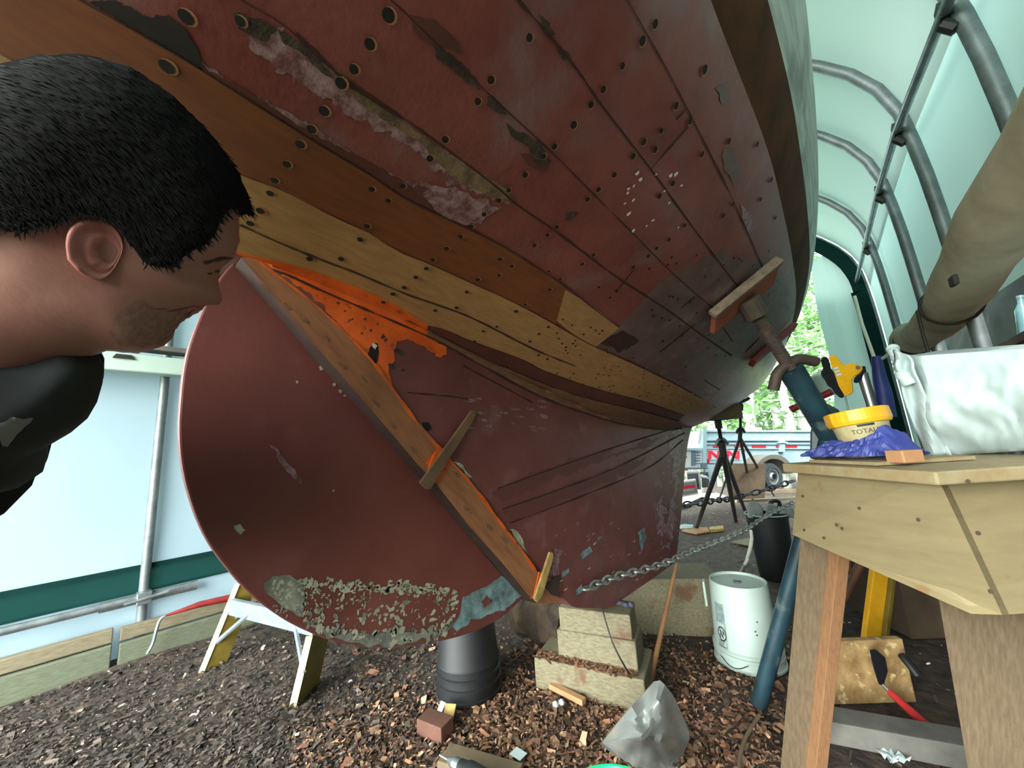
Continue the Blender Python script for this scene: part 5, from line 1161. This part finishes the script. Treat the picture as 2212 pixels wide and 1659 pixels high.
# ear on each side
EAR = [(146,560),(142,525),(150,495),(172,477),(205,472),(236,482),(258,505),(266,535),(256,565),(240,590),(218,606),(195,602),(172,588)]
ec = V((0, 0)); ep = [near_fix(h2(u, v), lambda q: head_off(q)+.008) for u, v in EAR]
for p in ep: ec += p
ec /= len(ep); ring = [V(p) for p in [q.xy for q in spline([V((p.x, p.y, 0)) for p in ep]+[V((ep[0].x, ep[0].y, 0))], 41)]][:-1]
base_o = head_off(ec)
for sg in (1, -1):
    rows = []
    for s, o in ((.96,-.012),(1.0,.004),(1.0,.011),(.95,.0145),(.87,.0135),(.79,.008),(.70,.0065),(.60,.0085),(.50,.0075),(.38,.001),(.22,-.006),(.02,-.009)):
        sh_c = V((.013,-.006))*(1-s)
        rows.append([h3(ec+sh_c+(p-ec)*s, sg*(base_o + (o if o <= 0 else o*min(1, max(.12, .5+(ec.x-p.x)/.032)))*(.72 if p.y < ec.y-.02 else 1))) for p in ring])
    body.grid([r+[r[0]] for r in rows], 1)
# trunk, arms and legs continue to the left, outside the picture
lv = (R @ V((-1, 0, 0))); lv.z = 0; lv.normalize(); wv = V((HW.x, HW.y, 0)).normalized()
S0 = HC + hx_*(h2(-330,900).x) + hy_*(h2(-330,900).y); PEL = S0 + lv*.42 + V((0,0,-.12-.0)); PEL.z = .93
def limb(mb, pts, rads, n=14, mi=0): mb.tube(spline(pts, 6*(len(pts)-1)+1), .05, n, mi, rads=[interp([(i*6, r) for i, r in enumerate(rads)], k) for k in range(6*(len(pts)-1)+1)])
limb(body, [S0+V((0,0,-.01)), S0.lerp(PEL, .5)+V((0,0,.02)), PEL], [.10,.13,.14])
tr_ = MB(); sh_ = MB(); shoe = MB()
hand_p = []
for sg in (1, -1):
    hip = PEL + wv*(.1*sg); knee = V((hip.x, hip.y, .49)) - lv*.10; ank = V((hip.x, hip.y, .09)) + lv*.02
    limb(body, [hip, knee, ank], [.075,.05,.04]); limb(tr_, [PEL+wv*(.05*sg)+V((0,0,.06)), hip, knee, ank+V((0,0,.02))], [.12,.098,.075,.066])
    limb(shoe, [ank+lv*.06+V((0,0,-.05)), ank-lv*.05+V((0,0,-.045)), ank-lv*.2+V((0,0,-.06))], [.04,.048,.03])
    shl = S0 - lv*.02 + wv*(.17*sg) + V((0,0,-.02)); el = shl + lv*.20 + V((0,0,-.27)) + wv*(.04*sg); wr_ = knee + V((0,0,.11)) - lv*.03
    limb(body, [shl, el, wr_], [.052,.04,.028]); limb(sh_, [shl+lv*.02, shl.lerp(el, .5)+lv*.04], [.07,.062])
    pal = wr_ - lv*.06 + V((0,0,-.03)); limb(body, [wr_, wr_.lerp(pal, .6), pal], [.028,.034,.03], 10)
    for k in range(4):
        b0 = pal + wv*((k-1.5)*.018); limb(body, [b0, b0-lv*(.03+.004*(k in (1,2)))+V((0,0,-.014)), b0-lv*(.045)+V((0,0,-.045))], [.0095,.009,.0075], 8)
    b0 = wr_.lerp(pal, .35) - wv*(.03*sg); limb(body, [b0, b0-wv*(.02*sg)-lv*.02, b0-wv*(.022*sg)-lv*.05+V((0,0,-.015))], [.011,.01,.008], 8)
bo = body.build('body', ['skin', 'skin_pink'], person, smooth=True, weld=True, sharp=0)
# beard shadow, brow and lash line lie on the skin
def hs(u, v, off): p = near_fix(h2(u, v), head_off); return h3(p, head_off(p)+off)
m = MB(); decal(m, [(262,672),(300,650),(340,668),(372,672),(402,664),(430,662),(438,668),(424,676),(410,680),(400,690),(384,705),(374,728),(340,746),(300,752),(255,745),(235,715)], .0012, 0, rag=5, fn=hs, step=14); m.build('beard', 'stubble', person, smooth=True)
m = MB(); decal(m, [(440,566),(460,560),(482,556),(502,557),(504,561),(482,562),(462,566),(444,571)], .002, 0, rag=2, fn=hs, step=10); decal(m, [(450,591),(462,588),(474,584),(475,586),(463,591),(452,594)], .0016, 0, rag=1, fn=hs, step=8); m.build('eyebrow', 'brow', person, smooth=True)
m = MB(); decal(m, [(404,684),(412,673),(424,669),(433,670),(428,676),(416,680),(408,688)], .0012, 0, rag=1, fn=hs, step=8); m.build('lips', 'skin_pink', person, smooth=True)
HAIRP = [(540,450),(537,463),(530,466),(516,452),(498,452),(480,455),(465,466),(452,485),(442,508),(425,525),(400,535),(382,548),(368,562),(345,566),(322,562),(304,552),(290,530),(276,512),(262,492),(240,474),(205,465),(165,470),(140,484),(100,494),(60,498),(20,488),(-20,486),(-80,520),(-130,560),(-175,545),(-185,440),(-165,330),(-110,230),(-40,180),(30,158),(100,144),(190,138),(260,146),(310,172),(350,205),(395,245),(440,290),(485,345),(515,392),(533,430)]
HP = [h2(u, v) for u, v in HAIRP]; HPD = dens(HP, .005)
HPD = [p + V((noise.noise(V((p.x*120, p.y*120, 0))), noise.noise(V((p.x*120, p.y*120, 5)))))*.003 for p in HPD]
def hair_off(p):
    d_ = sdist(p, HEAD, HEADD)+.014; return dome(d_, .082, .084)+.003+.0015*noise.noise(V((p.x*60, p.y*160, 1))) if d_ > 0 else .002
m = MB(); inflate(m, HPD, HPD, hair_off, .009, rim=.007)
rn = random.Random(3); xs_ = [p.x for p in HP]; ys_ = [p.y for p in HP]; cnt = 0
cen = h2(-20, 330)
while cnt < 6500:
    p = V((rn.uniform(min(xs_), max(xs_)), rn.uniform(min(ys_), max(ys_))))
    if not inside(p, HPD): continue
    cnt += 1; q = p-cen; dr_ = (V((q.y, -q.x)).normalized()*.75 + V((.75, -.35)) + V((rn.gauss(0,.25), rn.gauss(0,.25)))).normalized(); L_ = rn.uniform(.010,.024)
    for sg in (1, -1):
        o0 = hair_off(p); p1 = p+dr_*L_*.6; p2 = p+dr_*L_
        if not inside(p2, HPD): p2 = p+dr_*L_*.5; p1 = p+dr_*L_*.3
        o1 = hair_off(p1) if inside(p1, HPD) else o0; n_ = V((-dr_.y, dr_.x))*.0007
        a_ = h3(p-n_, sg*(o0-.002)); b2 = h3(p+n_, sg*(o0-.002)); c2 = h3(p1+n_*.8, sg*(o1+.0022)); d2 = h3(p1-n_*.8, sg*(o1+.0022)); e2 = h3(p2, sg*((hair_off(p2) if inside(p2, HPD) else o1)+.0015+rn.uniform(0,.002)))
        m.add([a_, b2, c2, d2, e2], [(0,1,2,3),(3,2,4)])
m.build('hair', 'hair', person, smooth=True)
SHIRT = [(-230,640),(-120,690),(0,742),(60,742),(105,734),(140,727),(178,738),(212,758),(224,782),(223,820),(212,858),(192,892),(158,921),(120,942),(108,952),(106,975),(98,1004),(80,1016),(40,1026),(0,1036),(-120,1056),(-300,1090),(-560,1130),(-700,1000),(-700,820),(-520,620),(-330,560)]
SP_ = [h2(u, v) for u, v in SHIRT]; SPD = dens(SP_, .008)
def shirt_off(p):
    d_ = sdist(p, SP_, SPD); cr = h2(-40, 700); o = dome(d_, .15, .165); k = max(0, 1-(p-h2(60,735)).length/.12)
    return max(.02, o*(1-.35*k)) + .003*noise.noise(V((p.x*25, p.y*25, 3)))
m = sh_; inflate(m, SPD, SPD, shirt_off, .012, rim=.012)
limb(m, [S0-V((0,0,.0)), S0.lerp(PEL, .5)+V((0,0,.02)), PEL+V((0,0,.05))], [.15,.155,.15], 20)
shn = m.build('tee_shirt', 'shirt_black', person, smooth=True, sharp=0)
def ss(u, v, off): p = near_fix(h2(u, v), shirt_off); return h3(p, shirt_off(p)+off)
m = MB(); decal(m, [(-40,915),(0,914),(28,900),(50,903),(74,902),(60,918),(38,938),(18,962),(6,962),(2,950),(-40,960)], .0015, 0, rag=2, fn=ss, step=12); m.build('shirt_print', 'shirt_print', shn, smooth=True)
tr_.build('trousers', 'trousers', person, smooth=True); shoe.build('shoes', 'black_rubber', person, smooth=True)
# ------------------------------------------------------------------ wood chips and shavings
def chips(name, label, n, place, size, cols, curl=.5):
    rn = random.Random(hash(name) % 1000 if 0 else len(name)*7+n); m = MB()
    for _ in range(n):
        x, y = place(rn)
        if x < -3.36 or (y > 5 and x > -.1): continue
        L = rn.uniform(*size)*(2.2 if rn.random() < .12 else 1); W = L*rn.uniform(.18,.6); a = rn.uniform(0, 2*PI)
        u_ = V((math.cos(a), math.sin(a), rn.gauss(0,.28))).normalized(); n_ = V((rn.gauss(0,.45), rn.gauss(0,.45), 1)); v_ = n_.cross(u_).normalized(); w_ = u_.cross(v_)
        c = V((x, y, gz(x, y)+rn.uniform(.002,.016))); k = rn.uniform(-.25,.6)*curl*L; col = rn.choice(cols); f_ = rn.uniform(.7,1.25); col = tuple(q*f_ for q in col)
        m.add([c-u_*L/2-v_*W/2, c-u_*L/2+v_*W*.35, c+w_*k-v_*W/2, c+w_*k+v_*W/2, c+u_*L/2-v_*W*.3, c+u_*L/2+v_*W/2], [(0,1,3,2),(2,3,5,4)], 0, col)
    o = m.build(name, 'chips'); return tag(o, label, 'wood chips', kind='stuff')
def near(rn):
    while True:
        u, v = rn.uniform(640, 1700), rn.uniform(1290, 1670); p = at(u, v, z=0)
        w_ = 1 if (u > 1100 and v > 1400) or v > 1480+ (1000-u)*.15 else .25
        if u < 780 and v < 1560: w_ = .04
        if u > 1520: w_ *= .6
        if rn.random() < w_: return p.x+rn.gauss(0,.04), p.y+rn.gauss(0,.04)
chips('wood_shavings', 'reddish tan wood shavings and chips littering the ground around the timber stack', 12000, near, (.008,.026), [(118,82,60),(138,102,76),(96,64,48),(162,128,100),(78,54,42),(110,86,66)])
def wide(rn):
    if rn.random() < .75:
        u, v = rn.uniform(-40, 1000), rn.uniform(1330, 1680); p = at(u, v, z=0); return p.x+rn.gauss(0,.03), p.y+rn.gauss(0,.03)
    return rn.uniform(-3.4,.4), rn.uniform(1.5,8)
chips('bark_mulch', 'dark bark mulch covering the ground', 26000, wide, (.006,.022), [(60,52,46),(52,45,40),(72,62,54),(46,40,36),(84,73,64),(66,56,48)], .3)
def pale(rn):
    if rn.random() < .4: u, v = rn.uniform(0, 1000), rn.uniform(1340, 1660); p = at(u, v, z=0); return p.x, p.y
    return rn.uniform(-2.6,.2), rn.uniform(2.2,8.5)
chips('pale_chips', 'scattered pale flecks of wood on the dark mulch', 1400, pale, (.005,.018), [(176,158,140),(196,186,174),(150,126,106)])
m = MB(); rn = random.Random(4)
for _ in range(900):
    x, y = rn.uniform(-.20,.20), rn.uniform(-.10,.08)
    L = rn.uniform(.008,.022); a = rn.uniform(0, 2*PI); q = cr+V((x*1.1-.02, y-.045, 0)); 
    zt = .132 if abs(y) > -1 and (y < -.02) else .132
    if y > -.03: continue
    u_ = V((math.cos(a), math.sin(a), rn.gauss(0,.3))).normalized(); v_ = V((0,0,1)).cross(u_).normalized(); col = rn.choice([(118,82,60),(138,102,76),(96,64,48)])
    c = q+V((math.sin(-.0)*0, x*.27, zt+rn.uniform(.0,.012))); m.add([c-u_*L-v_*L*.3, c-u_*L+v_*L*.3, c+u_*L+v_*L*.2, c+u_*L-v_*L*.3], [(0,1,2,3)], 0, col)
tag(m.build('sawdust', 'chips'), 'chips heaped on the ledge of the lowest timber under the heel', 'wood chips', kind='stuff')
